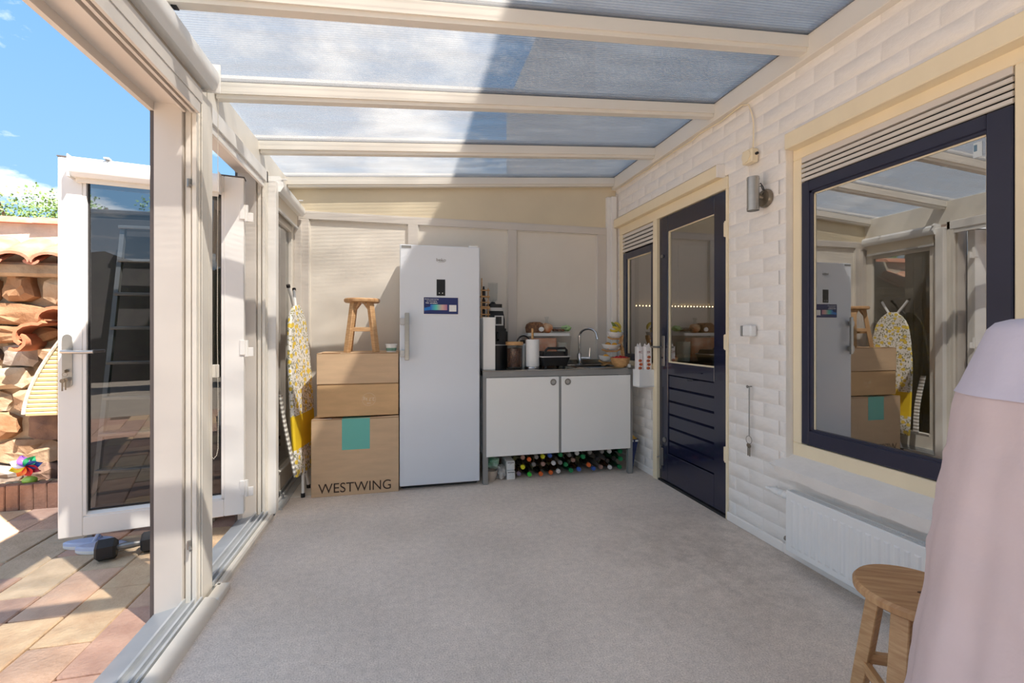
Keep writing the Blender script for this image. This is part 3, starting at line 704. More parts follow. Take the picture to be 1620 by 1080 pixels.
for q in ((y0+.058, y0+.078, z0+.06, z1-.04), (y1-.062, y1-.042, z0+.06, z1-.04), (y0+.058, y1-.042, z0+.06, z0+.085), (y0+.058, y1-.042, z1-.068, z1-.05)): b.box(2.060, 2.09, *q, bev=.003)
b.build('sash_frame', M['navyw'], w1)
b = MB()
for q in ((y0+.078, y0+.084, z0+.085, z1-.068), (y1-.068, y1-.062, z0+.085, z1-.068), (y0+.078, y1-.062, z1-.074, z1-.068)): b.box(2.070, 2.078, *q)
b.build('glazing_bead', M['wood_trim'], w1)
MB().box(2.074, 2.080, y0+.078, y1-.062, z0+.085, z1-.068).build('window_pane', M['glass_w'], w1)
MB().box(2.0730, 2.0736, 1.235, 1.262, 1.845, 1.90).build('glass_sticker', mat('sticker', L(206, 214, 216), .5), w1)
MB().box(2.0725, 2.0729, 1.250, 1.260, 1.868, 1.892).build('sticker_mark', mat('sticker_blue', L(96, 128, 150), .5), w1)
louvre(2.075, 1.138, 2.002, 1.99, 2.12, tr, 4)
# rough painted sill with a broken lower edge
sl = struct('trim_5', (1.97, 1.5, .5))
b = MB(); rs = random.Random(3); n = 44
top = []; ft = []; fb = []; bk = []
for i in range(n+1):
    y = .55+(2.11-.55)*i/n; j = noise.noise(Vector((y*9, 0, 0)))*.004
    ragged = .418+.012*noise.noise(Vector((y*14, 3, 0)))+.014*abs(noise.noise(Vector((y*5, 9, 0))))-(.0 if y < 2.04 else -(y-2.04)*.5)
    top.append(b.bm.verts.new((2.06, min(y, 2.058), .535+j))); ft.append(b.bm.verts.new((1.945+j, y, .478+j)))
    fb.append(b.bm.verts.new((1.957+j, y-(.02 if i == n else 0), ragged))); bk.append(b.bm.verts.new((2.02, y, ragged+.03)))
for A, B in ((top, ft), (ft, fb), (fb, bk), (bk, top)):
    for i in range(n): b.bm.faces.new((A[i], A[i+1], B[i+1], B[i]))
b.bm.faces.new((top[0], ft[0], fb[0], bk[0])); b.bm.faces.new((top[n], ft[n], fb[n], bk[n]))
b.build('window_sill', M['mortar'], sl, angle=25)

# ------------------------------------------------------------------ rooms behind the panes: a lit cabinet
t = thing('string_lights', 'row of tiny warm lights under the kitchen cabinet behind the door pane', 'lights', (3.3, 4.62, 1.48))
h = MB(); h.cyl((2.45, 4.62, 1.490), (4.25, 4.62, 1.490), .003, n=5); h.build('wire', M['rubber'], t)
bulb = None
for i in range(44):
    if bulb is None: h = MB(); h.sphere((2.47, 4.61, 1.488), .0065, 6); bulb = h.build('bulb', mat('warm_bulb', (1, .7, .35, 1), .5, emit=(1, .66, .34, 1), estr=9), t)
    else: o = bulb.copy(); COL.objects.link(o); o.parent = t; o.location.x = i*.0405
o = thing('kitchen_cabinet', 'beige kitchen wall cabinet seen dimly through the navy door pane', 'cabinet', (3.3, 4.8, 1.50))
MB().box(2.42, 4.28, 4.64, 4.975, 1.50, 2.2, bev=.004).build('body', M['kitchen'], o)
for i in range(3): MB().box(2.425+i*.62, 3.04+i*.62, 4.625, 4.64, 1.51, 2.19, bev=.003).build('door', M['kitchen'], o)
o = thing('kitchen_counter', 'kitchen counter with pale worktop seen dimly through the navy door pane', 'counter', (3.3, 4.8, 0))
MB().box(2.42, 4.28, 4.42, 4.975, .0, .88, bev=.004).build('body', M['kitchen'], o)
MB().box(2.40, 4.28, 4.40, 4.975, .88, .92, bev=.004).build('worktop', M['aluwarm'], o)
o = MB().box(2.2, 4.3, 4.99, 5.05, 0, 2.55).build('wall_kitchen', M['kitchen']); o['kind'] = 'structure'

# ------------------------------------------------------------------ things on the brick wall
t = thing('wall_lamp', 'brushed steel cylinder wall lamp on the white brick beside the navy door', 'lamp', (2.0, 2.22, 1.95))
h = MB(); h.cyl((1.93, 2.205, 1.885), (1.93, 2.205, 2.075), .032, n=24, cap=False); h.cyl((1.93, 2.205, 1.895), (1.93, 2.205, 2.065), .029, n=24)
for zz in (1.895, 2.06): h.cyl((1.93, 2.205, zz), (1.93, 2.205, zz+.006), .0335, n=24)
h.build('shade', M['steel'], t)
for q_ in (2.069, 1.886): MB().cyl((1.93, 2.205, q_), (1.93, 2.205, q_+.005), .030, n=24).build('lens', M['clearglass'], t)
h = MB(); h.lathe([(0, 0), (.052, 0), (.052, .012), (.045, .022), (0, .024)], (0, 0, 0), 24); h.move(Matrix.Translation((2.004, 2.19, 1.955)) @ Matrix.Rotation(-PI/2, 4, 'Y')); h.build('wall_plate', M['brass'], t)
h = MB(); h.cyl((1.985, 2.195, 1.96), (1.955, 2.203, 1.97), .012, n=10); h.build('arm', M['brass'], t)
h = MB(); h.tube([(1.96, 2.2, 2.03), (1.968, 2.192, 2.04), (1.978, 2.185, 2.02), (1.985, 2.18, 1.99), (1.98, 2.19, 1.975)], .003, 6); h.build('wire', M['rubber'], t)
MB().tube([(1.958, 2.196, 2.02), (1.97, 2.19, 2.025), (1.98, 2.187, 2.0)], .003, 6).build('wire', M['rubber'], t)
t = thing('junction_box', 'small cream electrical junction box on the brick above the steel lamp', 'box', (2.0, 2.29, 2.2))
h = MB(); h.box(1.955, 2.004, 2.245, 2.325, 2.185, 2.265, bev=.006); h.build('body', M['wood_trim'], t)
h = MB(); h.cyl((1.955, 2.285, 2.225), (1.948, 2.285, 2.225), .033, n=20); h.build('lid', M['wood_trim'], t)
for y_, z_ in ((2.328, 2.20), (2.328, 2.245), (2.238, 2.23)):
    h = MB(); h.cyl((1.985, y_-.006, z_), (1.985, y_+.006, z_), .008, n=10); h.build('gland', M['rubber'], t)
o = MB().tube([(1.99, 2.275, 2.262), (1.99, 2.27, 2.34), (1.992, 2.272, 2.42), (1.992, 2.285, 2.48), (1.99, 2.31, 2.545), (1.985, 2.36, 2.566)]+[(1.99+.004*math.sin(i*1.3), 2.36+i*.1, 2.560+.005*math.sin(i*2.1)) for i in range(1, 17)], .0045, 6).build('cable', M['wood_trim'])
tag(o, 'thin cream cable running along the wall under the roof edge to the junction box', 'cable')
t = thing('outdoor_sensor', 'small white and grey cube sensor on the brick right of the navy door', 'sensor', (2.0, 2.28, 1.2))
h = MB(); h.box(1.955, 2.002, 2.255, 2.325, 1.168, 1.235, bev=.008); h.build('body', M['white'], t)
h = MB(); h.box(1.950, 1.996, 2.325, 2.335, 1.17, 1.233, bev=.004); h.build('front_cover', M['frame_grey'], t)
t = thing('key_hook', 'nail and long thin metal strip hanging on the brick wall with keys', 'hook', (1.995, 2.3, .5))
h = MB(); h.cyl((2.004, 2.30, .872), (1.975, 2.30, .872), .003, n=8); h.cyl((1.975, 2.30, .872), (1.972, 2.30, .872), .009, n=10); h.build('nail', M['dsteel'], t)
h = MB(); h.box(1.985, 1.988, 2.296, 2.304, .58, .872); h.build('strip', M['steel'], t)
t = thing('key_ring', 'bunch of two keys on a steel ring hanging on the brick wall', 'keys', (1.985, 2.3, .46))
h = MB(); h.tube([(1.984, 2.30+.023*math.cos(a), .557+.023*math.sin(a)) for a in [i*PI/10 for i in range(20)]], .0018, 6, closed=True); h.build('ring', M['dsteel'], t)
for s_ in (-1, 1):
    h = MB(); h.cyl((1.982+.002*s_, 2.30+.006*s_, .523), (1.985+.002*s_, 2.30+.006*s_, .523), .013, n=14); h.box(1.982+.002*s_, 1.985+.002*s_, 2.296+.009*s_, 2.303+.009*s_, .462, .515); h.build('key', M['brass'], t)
t = thing('radiator', 'white ribbed panel radiator under the big window', 'radiator', (1.93, 1.3, .06))
RX, r0, r1, z0, z1 = 1.918, .55, 1.965, .068, .378
h = MB(); h.box(RX, RX+.012, r0, r1, z0, z1, bev=.004)
h.build('front_panel', M['white'], t)
y = r1-.045
while y > r0+.03:
    h = MB(); h.prism([(y-.013, z0+.03), (y+.013, z0+.03), (y+.013, z1-.04), (y-.013, z1-.04)], 'x', RX-.005, RX); 
    for v in h.bm.verts:
        if v.co.x < RX-.003: v.co.y = y+(v.co.y-y)*.45; v.co.z = v.co.z+(.012 if v.co.z < .2 else -.006)
    h.build('rib', M['white'], t, angle=20); y -= .0385
MB().box(RX+.048, RX+.06, r0, r1, z0, z1, bev=.003).build('rear_panel', M['white'], t)
h = MB(); h.box(RX, RX+.06, r1-.004, r1, z0, z1, bev=.001); h.build('side_cover', M['white'], t)
h = MB(); y = r0
while y < r1-.01: h.box(RX+.012, RX+.048, y, y+.0045, z1-.010, z1); y += .0085
h.box(RX+.012, RX+.014, r0, r1, z1-.012, z1+.001); h.box(RX+.045, RX+.048, r0, r1, z1-.012, z1+.001)
h.build('top_grille', M['white'], t, kind='stuff')
for yy in (.7, 1.8): MB().box(RX+.058, 2.0, yy, yy+.03, .12, .33).build('bracket', M['white'], t)
h = MB(); h.cyl((1.955, 2.07, .335), (1.955, 1.968, .335), .019, n=16); h.cyl((1.955, 2.10, .335), (1.955, 2.07, .335), .012, .019, n=16); h.cyl((1.955, 2.02, .335), (1.955, 2.012, .335), .021, n=16); h.cyl((1.955, 2.045, .335), (1.955, 2.04, .335), .0205, n=16); h.build('thermostat_valve', M['white'], t)
h = MB(); h.cyl((1.95, 2.10, .335), (1.95, 2.13, .335), .008, n=10); h.cyl((1.95, 2.125, .335), (2.01, 2.125, .335), .008, n=10); h.build('feed_pipe', M['white'], t)
h = MB(); h.cyl((1.945, 1.995, .115), (1.945, 1.965, .115), .012, n=8); h.cyl((1.945, 1.99, .115), (2.0, 1.99, .115), .007, n=8); h.build('drain_valve', M['dsteel'], t)

# ------------------------------------------------------------------ fridge
t = thing('refrigerator', 'tall white single-door refrigerator beside the cardboard boxes', 'refrigerator', (.268, 3.8, 0))
MB().box(-.033, .569, 3.565, 4.07, .03, 1.845, bev=.006).build('body', M['fridge'], t)
dr = MB().box(-.035, .571, 3.51, 3.562, .035, 1.853, bev=.006).build('door', M['fridge'], t)
h = MB(); h.box(-.035, .006, 3.475, 3.512, 1.25, 1.30, bev=.004); h.build('handle_mount', M['silver'], dr)
h = MB(); h.box(-.035, .006, 3.475, 3.512, 1.01, 1.06, bev=.004); h.build('handle_mount', M['silver'], dr)
MB().box(.002, .034, 3.455, 3.475, .985, 1.338, bev=.003).build('handle', M['steel'], dr)
o = MB().box(.238, .303, 3.507, 3.511, 1.472, 1.596, bev=.001).build('display', M['black'], dr)
for x_ in (.258, .283): MB().cyl((x_, 3.5075, 1.492), (x_, 3.5065, 1.492), .004, n=10).build('display_icon', M['paper'], dr)
MB().box(-.022, .048, 3.507, 3.511, 1.828, 1.846).build('hinge_cover', M['frame_grey'], dr)
text('logo', 'beko', .034, (.272, 3.5085, 1.745), M['dsteel'], dr, sx=1.1)
h = MB(); h.prism([(.247, 1.727), (.297, 1.731), (.30, 1.729), (.25, 1.7255)], 'y', 3.508, 3.509); h.build('logo_swash', M['dsteel'], dr)
lb = MB().box(.138, .405, 3.507, 3.511, 1.328, 1.462).build('label_border', M['paper'], t)
MB().box(.142, .401, 3.506, 3.5072, 1.332, 1.458).build('label_print', mat('label_navy', L(30, 44, 104), .4), lb)
h = MB(); h.prism([(.146, 1.357), (.19, 1.362), (.19, 1.388), (.146, 1.378)], 'y', 3.5052, 3.506); h.build('label_stripe', mat('label_blue', L(20, 120, 200), .4), lb)
m_, t_, o_ = newmat('label_picture')
p_ = N(t_, 'ShaderNodeBsdfPrincipled'); t_.links.new(p_.outputs[0], o_.inputs[0]); tc_ = N(t_, 'ShaderNodeTexCoord'); s_ = N(t_, 'ShaderNodeSeparateXYZ'); c_ = N(t_, 'ShaderNodeValToRGB')
t_.links.new(tc_.outputs['Generated'], s_.inputs[0]); t_.links.new(s_.outputs['X'], c_.inputs[0]); t_.links.new(c_.outputs[0], p_.inputs['Base Color'])
c_.color_ramp.elements[0].color = L(40, 90, 200); c_.color_ramp.elements[1].color = L(190, 120, 150); e_ = c_.color_ramp.elements.new(.35); e_.color = L(90, 210, 190); e_ = c_.color_ramp.elements.new(.7); e_.color = L(220, 180, 170)
MB().box(.19, .318, 3.5052, 3.506, 1.362, 1.404).build('label_picture', m_, lb)
MB().box(.333, .388, 3.5052, 3.506, 1.352, 1.402).build('label_code_box', M['paper'], lb)
text('label_text', 'Gratis reservering\nvan bezorging', .014, (.20, 3.5052, 1.438), M['paper'], lb)
text('label_text', 'WIN  cadeaukaart', .012, (.20, 3.5052, 1.415), M['paper'], lb, bold=.0004)
h = MB(); h.rbox(.49, .56, 3.53, 3.60, 1.853, 1.868, .01); h.build('top_hinge', M['white'], t)
for x_ in (-.01, .545):
    for y_ in (3.6, 4.02): MB().cyl((x_, y_, 0), (x_, y_, .03), .018, n=12).build('foot', M['rubber'], t)
MB().box(-.02, .556, 3.57, 3.58, .005, .035).build('plinth', M['rubber'], t)

# ------------------------------------------------------------------ cardboard boxes
def carton(x0, x1, y0, y1, z0, z1, m, label, name='cardboard_box', bulge=0):
    t = thing(name, label, 'box', ((x0+x1)/2, (y0+y1)/2, z0))
    MB().box(x0, x1, y0, y1, z0, z1-.004, bev=.003).build('body', m, t)
    h = MB(); ym = (y0+y1)/2
    h.box(x0+.002, x1-.002, y0+.001, ym-.001, z1-.004, z1); h.build('flap', m, t)
    h = MB(); h.box(x0+.002, x1-.002, ym+.001, y1-.001, z1-.004, z1); h.build('flap', m, t)
    MB().box(x0+.001, x1-.001, y0+.0006, y0+.004, z1-.0045, z1-.001).build('cut_edge', M['card_in'], t)
    return t
c1 = carton(-.655, -.042, 3.52, 3.99, 0, .560, M['card'], 'large brown cardboard box with teal tape at the bottom of the stack')
h = MB(); h.prism([(3.519, .333), (3.519, .5605), (3.60, .5612), (3.60, .5602), (3.5202, .5595), (3.5202, .333)], 'x', -.445, -.25); h.build('teal_tape', M['teal'], c1)
# printed serif-like word, with contrast strokes, as flat print
text('print', 'WESTWING', .100, (-.350, 3.5193, .056), M['ink'], c1, sx=.95)
h = MB(); h.box(-.64, -.52, 3.53, 3.56, .5602, .5612); h.build('paper_label', M['paper'], c1)
# raised flap edge of the big box, buckled at the top front
h = MB(); n = 24; pr = [(-.652+.607*i/n, .561+.012*math.sin(PI*abs(i/n-.12))*0+.018*abs(i/n-.35)**1.5) for i in range(n+1)]
A = []; 
for x_, z_ in pr: A.append([h.bm.verts.new((x_, 3.522, .558)), h.bm.verts.new((x_, 3.522, z_)), h.bm.verts.new((x_, 3.527, z_)), h.bm.verts.new((x_, 3.527, .558))])
for P, Q in zip(A, A[1:]):
    for k in range(3): h.bm.faces.new((P[k], P[k+1], Q[k+1], Q[k]))
h.build('buckled_edge', M['card'], c1)
c2 = carton(-.618, -.045, 3.535, 3.93, .575, .812, M['card2'], 'brown cardboard box with a pale round print in the middle of the stack')
h = MB(); h.box(-.50, -.20, 3.60, 3.90, .561, .575); h.build('underside_fold', M['card_in'], c2)
h = MB(); h.tube([(-.258+.047*math.cos(a), 3.5340, .695+.047*math.sin(a)) for a in [i*PI/20 for i in range(40)]], .0012, 4, closed=True)
h.move(Matrix.Translation((0, 3.5345, 0)) @ Matrix.Diagonal((1, .3, 1, 1)) @ Matrix.Translation((0, -3.5345, 0))); h.build('round_print', M['cream_ink'], c2)
text('print', '2.7 kg', .034, (-.258, 3.5343, .697), M['cream_ink'], c2, rot=Matrix.Rotation(PI, 4, 'Y') @ Matrix.Rotation(PI/2, 4, 'X'), bold=.0005)
text('print', 'CO2', .014, (-.258, 3.5343, .667), M['cream_ink'], c2, rot=Matrix.Rotation(PI, 4, 'Y') @ Matrix.Rotation(PI/2, 4, 'X'), bold=.0005)
c3 = carton(-.62, -.045, 3.53, 3.95, .814, 1.04, M['card'], 'plain brown cardboard box on top of the stack under the wooden stool')
h = MB(); h.box(-.585, -.46, 3.535, 3.56, 1.040, 1.043); h.build('tape_strip', M['card_in'], c3)

# ------------------------------------------------------------------ stools
def stool(name, label, cx, cy, z, rs_, rotz, hgt=.42, splay=.045, seat_r=.14):
    t = thing(name, label, 'stool', (0, 0, 0), None)
    h = MB(); h.lathe([(0, hgt-.034), (seat_r-.012, hgt-.034), (seat_r, hgt-.026), (seat_r+.001, hgt-.010), (seat_r-.006, hgt-.001), (0, hgt)], (0, 0, 0), 40)
    st_ = h.build('seat', M['stoolt'], t)
    if name == 'wooden_stool' and z == 0:
        h = MB(); h.prism([(.03*math.cos(a)+.02, .009*math.sin(a)-.02) for a in [i*PI/8 for i in range(16)]], 'z', hgt-.001, hgt+.0008); h.build('wood_knot', mat('dark_knot', L(92, 62, 40), .6), st_)
    rt = seat_r*.60
    def at(a, zz): r = rt+(hgt-zz)*splay/.38; return Vector((r*math.cos(a), r*math.sin(a), zz))
    for k in range(4):
        a = PI/4+k*PI/2; p0, p1 = at(a, 0), at(a, hgt-.03)
        h = MB(); w = .0225
        for q, s__ in ((p0, 1), (p1, 1)): pass
        u = Vector((math.cos(a), math.sin(a), 0)); v = Vector((-math.sin(a), math.cos(a), 0))
        vs = []
        for q in (p0, p1):
            for du, dv_ in ((-1, -1), (1, -1), (1, 1), (-1, 1)): vs.append(h.bm.verts.new(q+u*du*w*.8+v*dv_*w))
        for f in ((0, 3, 2, 1), (4, 5, 6, 7), (0, 1, 5, 4), (1, 2, 6, 5), (2, 3, 7, 6), (3, 0, 4, 7)): h.bm.faces.new([vs[i] for i in f])
        bmesh.ops.bevel(h.bm, geom=h.bm.edges[:], offset=.003, segments=1, affect='EDGES')
        h.build('leg', M['stoolw'], t)
    for k in range(4):
        a, b_ = PI/4+k*PI/2, PI/4+(k+1)*PI/2; zz = .155 if k % 2 else .175
        p0, p1 = at(a, zz), at(b_, zz); d = (p1-p0); ln = d.length; an = math.atan2(d.y, d.x)
        h = MB(); h.box(-ln/2+.012, ln/2-.012, -.010, .010, -.016, .016, bev=.002); h.move(Matrix.Translation((p0+p1)/2) @ Matrix.Rotation(an, 4, 'Z')); h.build('stretcher', M['stoolw'], t)
        p0, p1 = at(a, hgt-.034), at(b_, hgt-.034); c0, c1_ = at(a, hgt-.10), at(b_, hgt-.10); m0 = p0.lerp(p1, .38); m1 = p0.lerp(p1, .62)
        for q0, q1 in ((c0.lerp(c1_, .05), m0), (c1_.lerp(c0, .05), m1)):
            h = MB(); h.tube([q0, q1], .011, 4); h.build('brace', M['stoolw'], t)
    t.location = (cx, cy, z); t.rotation_euler.z = rotz; return t
stool('wooden_stool', 'small round wooden stool standing on top of the cardboard box stack', -.322, 3.73, 1.0405, None, math.radians(3), .415, .062, .134)
stool('wooden_stool', 'round wooden stool with a dark knot beside the radiator in the foreground', 1.447, 1.015, 0, None, math.radians(-28), .45, .055, .15)
t = thing('food_tub', 'small white round tub with a green label behind the stool legs on the box', 'tub', (-.10, 3.66, 1.0405))
h = MB(); h.lathe([(0, 0), (.036, 0), (.041, .052), (0, .052)], (-.10, 3.66, 1.0405), 20); h.build('body', M['white'], t)
h = MB(); h.lathe([(.0375, .010), (.0385, .010), (.0405, .032), (.0395, .032)], (-.10, 3.66, 1.0405), 20); h.build('label_band', mat('tub_green', L(120, 160, 140), .5), t)
h = MB(); h.lathe([(0, .052), (.044, .052), (.044, .062), (0, .063)], (-.10, 3.66, 1.0405), 20); h.build('lid', M['paper'], t)

# ------------------------------------------------------------------ ironing board leaning in the corner
t = thing('ironing_board', 'folded ironing board with lemon-print cover leaning in the far left corner', 'ironing board', (-.74, 3.68, 0))
def brd(z, x0=.0):   # board line: x on the near edge as the height grows
    return -.715-.055*z
h = MB(); zs = [.16+i*(1.40-.16)/26 for i in range(27)]; rings = []
for z in zs:
    k = (z-.16)/(1.40-.16)
    w = .19*min(1, math.sqrt(max(0, 1-((k-.86)/.14)**2))*.75+.25) if k > .86 else .19
    w = .19*(1-max(0, (k-.45)/.55)**2*.42) if k <= .86 else .19*(1-max(0, (k-.45)/.55)**2*.42)*(math.sqrt(max(.0, 1-((k-.86)/.145)**2)))
    w = max(w, .03); x = brd(z); yc = 3.70; th = .013
    ring = []
    for dx, dy in ((-th, -w), (0, -w-.008), (th, -w), (th+.002, 0), (th, w), (0, w+.008), (-th, w)): ring.append(h.bm.verts.new((x+dx+(dy)*.16, yc+dy, z)))
    rings.append(ring)
def loft(h, rings, mi_of=None, cap=True):
    for a_, (A, B) in enumerate(zip(rings, rings[1:])):
        for i in range(len(A)):
            f = h.bm.faces.new((A[i], A[(i+1) % len(A)], B[(i+1) % len(B)], B[i]))
            if mi_of: f.material_index = mi_of(a_)
    if cap: h.bm.faces.new(rings[0][::-1]); h.bm.faces.new(rings[-1])
loft(h, rings, lambda a: 1 if 4 <= a <= 8 else 0)
h.build('padded_cover', [M['lemon'], M['yellow']], t)
for s_ in (-1, 1):
    h = MB(); h.tube([(-.80, 3.70-.02*s_, 1.36), (-.815+.01*s_, 3.70-.10*s_, 1.46), (-.825+.012*s_, 3.70-.14*s_, 1.52)], .011, 8); h.build('upper_leg', M['white'], t)
    h = MB(); h.tube([(-.825+.012*s_, 3.70-.14*s_, 1.515), (-.827+.012*s_, 3.70-.148*s_, 1.535)], .0135, 8); h.build('end_cap', M['rubber'], t)
    h = MB(); h.tube([(-.735, 3.70-.04*s_, .30), (-.725, 3.66-.06*s_, .12), (-.715, 3.65-.10*s_, .02)], .011, 8); h.build('lower_leg', M['white'], t)
    h = MB(); h.tube([(-.716, 3.65-.097*s_, .03), (-.715, 3.65-.10*s_, .0)], .0145, 8); h.build('end_cap', M['rubber'], t)
h = MB(); h.tube([(-.735, 3.62, .26), (-.73, 3.60, .14), (-.73, 3.80, .13), (-.74, 3.78, .26)], .004, 6); h.build('brace', M['dsteel'], t)
o = MB(); rings = []
for i in range(19):
    a = i/18; z = .20+a*.56; yy = 3.40+.03*math.sin(a*PI)+.02; x = -.742-.075*math.sin(a*PI*.5)**1.0-.02*a
    wv = .04; rings.append([o.bm.verts.new((x+dx, yy+dy+.10*(1-a)*0, z)) for dx, dy in ((-.008, 0), (0, -.006), (.008, 0), (.008, wv), (0, wv+.006), (-.008, wv))])
loft(o, rings); o = o.build('sleeve_board', M['stripes']); tag(o, 'narrow grey and white striped sleeve board behind the lemon ironing board', 'sleeve board')

# ------------------------------------------------------------------ kitchenette
t = thing('kitchenette_cabinet', 'free-standing kitchenette with grey metal frame and two white doors', 'cabinet', (1.235, 3.8, 0))
CX0, CX1, CY0, CY1 = .597, 1.877, 3.51, 4.065
for x0, x1 in ((CX0, CX0+.04), (CX1-.04, CX1)):
    for y0, y1 in ((CY0, CY0+.04), (CY1-.04, CY1)): MB().box(x0, x1, y0, y1, 0, .84, bev=.002).build('leg', M['frame_grey'], t)
MB().box(CX0, CX1, CY0, CY0+.03, .838, .886, bev=.002).build('front_rail', M['frame_grey'], t)
h = MB(); h.box(CX0+.04, CX1-.04, CY0+.03, CY1, .226, .238); h.box(CX0+.005, CX0+.02, CY0+.04, CY1-.04, .226, .84); h.box(CX1-.02, CX1-.005, CY0+.04, CY1-.04, .226, .84); h.box(CX0+.04, CX1-.04, CY1-.02, CY1-.005, .226, .84)
h.build('carcass', M['cab_white'], t)
for x0, x1, kx in ((CX0+.026, 1.2195, 1.171), (1.241, CX1-.022, 1.295)):
    d_ = MB().box(x0, x1, CY0-.004, CY0+.014, .216, .834, bev=.002).build('door', M['cab_white'], t)
    h = MB(); h.tube([(kx+.021*math.cos(a), CY0-.006, .790+.021*math.sin(a)) for a in [i*PI/12 for i in range(24)]], .0055, 6, closed=True); kn = h.build('finger_ring', M['dsteel'], d_)
    h = MB(); h.cyl((kx, CY0-.006, .790), (kx, CY0-.003, .790), .018, n=18); h.build('finger_cup', M['steel'], d_)
MB().box(1.2195, 1.241, CY0-.001, CY0+.02, .216, .838).build('centre_stile', M['frame_grey'], t)
# worktop with sunk basin
t = thing('sink_worktop', 'stainless steel worktop with a round-cornered sink basin', 'worktop', (1.235, 3.8, .886))
SX0, SX1, SY0, SY1 = 1.42, 1.80, 3.62, 3.90
h = MB()
for q in ((CX0-.004, SX0, CY0-.006, CY1+.008), (SX1, CX1+.004, CY0-.006, CY1+.008), (SX0, SX1, CY0-.006, SY0), (SX0, SX1, SY1, CY1+.008)): h.box(q[0], q[1], q[2], q[3], .886, .893)
h.box(CX0-.004, CX1+.004, CY1-.002, CY1+.008, .893, .935, bev=.002)
h.build('top', M['steel_top'], t)
h = MB()
for q in ((SX0, SX0+.004, SY0, SY1), (SX1-.004, SX1, SY0, SY1), (SX0, SX1, SY0, SY0+.004), (SX0, SX1, SY1-.004, SY1)): h.box(*q, .76, .892)
h.box(SX0, SX1, SY0, SY1, .755, .76); h.build('basin', M['steel_top'], t)
h = MB(); h.tube([(SX0-.008, SY0-.008, .894), (SX1+.008, SY0-.008, .894), (SX1+.008, SY1+.008, .894), (SX0-.008, SY1+.008, .894)], .004, 6, closed=True); h.build('basin_rim', M['chrome'], t)
t = thing('tap', 'tall curved chrome tap standing behind the sink', 'tap', (1.573, 3.95, .893))
h = MB(); h.lathe([(0, 0), (.026, 0), (.026, .008), (.021, .012), (.021, .10), (.014, .11), (0, .11)], (1.573, 3.95, .893), 18); h.build('body', M['chrome'], t)
h = MB(); h.tube([(1.573, 3.95, .99), (1.573, 3.95, 1.08), (1.573, 3.95, 1.15)]+[(1.573+.055*(1-math.cos(a))*1.0, 3.95-.075*(1-math.cos(a)), 1.15+.075*math.sin(a)) for a in [i*PI/14 for i in range(1, 13)]]+[(1.685, 3.80, 1.13)], .0115, 12); h.build('spout', M['chrome'], t)
h = MB(); h.cyl((1.59, 3.94, .955), (1.66, 3.90, .955), .014, n=12); h.cyl((1.652, 3.905, .96), (1.655, 3.90, 1.05), .005, n=8); h.build('lever', M['chrome'], t)

ZT_ = .893
t = thing('narrow_box', 'tall narrow off-white box standing between the fridge and the black appliances', 'box', (.665, 3.7, ZT_))
MB().box(.606, .704, 3.56, 3.84, ZT_, 1.308, bev=.003).build('body', M['cab_white'], t)
MB().box(.604, .706, 3.558, 3.842, 1.30, 1.312, bev=.002).build('lid', M['cab_white'], t)
t = thing('wooden_rack', 'small slatted wooden rack with dark bottles on the narrow off-white box', 'rack', (.645, 3.72, 1.312))
for x_ in (.618, .672): MB().box(x_, x_+.008, 3.72, 3.73, 1.312, 1.56+(.08 if x_ < .64 else 0), bev=.001).build('upright', M['lightwood'], t)
for i in range(5): MB().box(.612, .69, 3.715, 3.722, 1.335+i*.05, 1.345+i*.05, bev=.001).build('slat', M['lightwood'], t)
for i in range(3):
    o = MB().lathe([(0, 0), (.016, 0), (.016, .05), (.008, .062), (.008, .08), (0, .08)], (.642, 3.75, 1.325+i*.085), 10).build('spice_bottle', M['black'])
    tag(o, ['small dark spice bottle lowest in the slatted wooden rack', 'small dark spice bottle in the middle of the slatted wooden rack', 'small dark spice bottle topmost in the slatted wooden rack'][i], 'bottle', 'spice bottles in the wooden rack')
MB().box(.612, .69, 3.722, 3.77, 1.312, 1.320).build('shelf', M['lightwood'], t)
for i in range(2): MB().box(.612, .69, 3.722, 3.77, 1.398+i*.085, 1.408+i*.085).build('shelf', M['lightwood'], t)

t = thing('air_fryer', 'rounded black kitchen appliance with a silver band, lowest of the black stack', 'air fryer', (.79, 3.87, ZT_))
h = MB(); h.rbox(.715, .862, 3.80, 3.99, ZT_, 1.08, .03, 4); h.build('body', M['black'], t)
h = MB(); h.rbox(.714, .863, 3.799, 3.991, 1.08, 1.088, .03, 4); h.build('silver_band', M['silver'], t)
h = MB(); h.rbox(.712, .865, 3.797, 3.99, 1.088, 1.20, .035, 4); h.rbox(.722, .855, 3.81, 3.98, 1.20, 1.225, .03, 4); h.build('head', M['blackm'], t)
h = MB(); h.tube([(.77, 3.797, 1.19), (.768, 3.775, 1.18), (.768, 3.772, 1.14), (.772, 3.797, 1.125)], .010, 8); h.build('handle', M['black'], t)
t = thing('blender', 'black blender with tilted display and clear cup on top of the air fryer', 'blender', (.77, 3.88, 1.225))
h = MB(); h.prism([(3.80, 1.225), (3.97, 1.225), (3.97, 1.375), (3.83, 1.375), (3.806, 1.30)], 'x', .70, .835); 
for v in h.bm.verts:
    if v.co.z > 1.36: v.co.x = .77+(v.co.x-.77)*.86
h.build('base', M['blackm'], t)
h = MB(); h.box(.745, .822, 3.801, 3.806, 1.25, 1.335, bev=.002); h.move(Matrix.Translation((0, -.004, 0))); sc_ = h.build('display_frame', M['silver'], t)
MB().box(.755, .805, 3.794, 3.799, 1.262, 1.325).build('display', M['black'], sc_)
h = MB(); h.rbox(.70, .835, 3.815, 3.95, 1.375, 1.403, .02); h.build('collar', M['silver'], t)
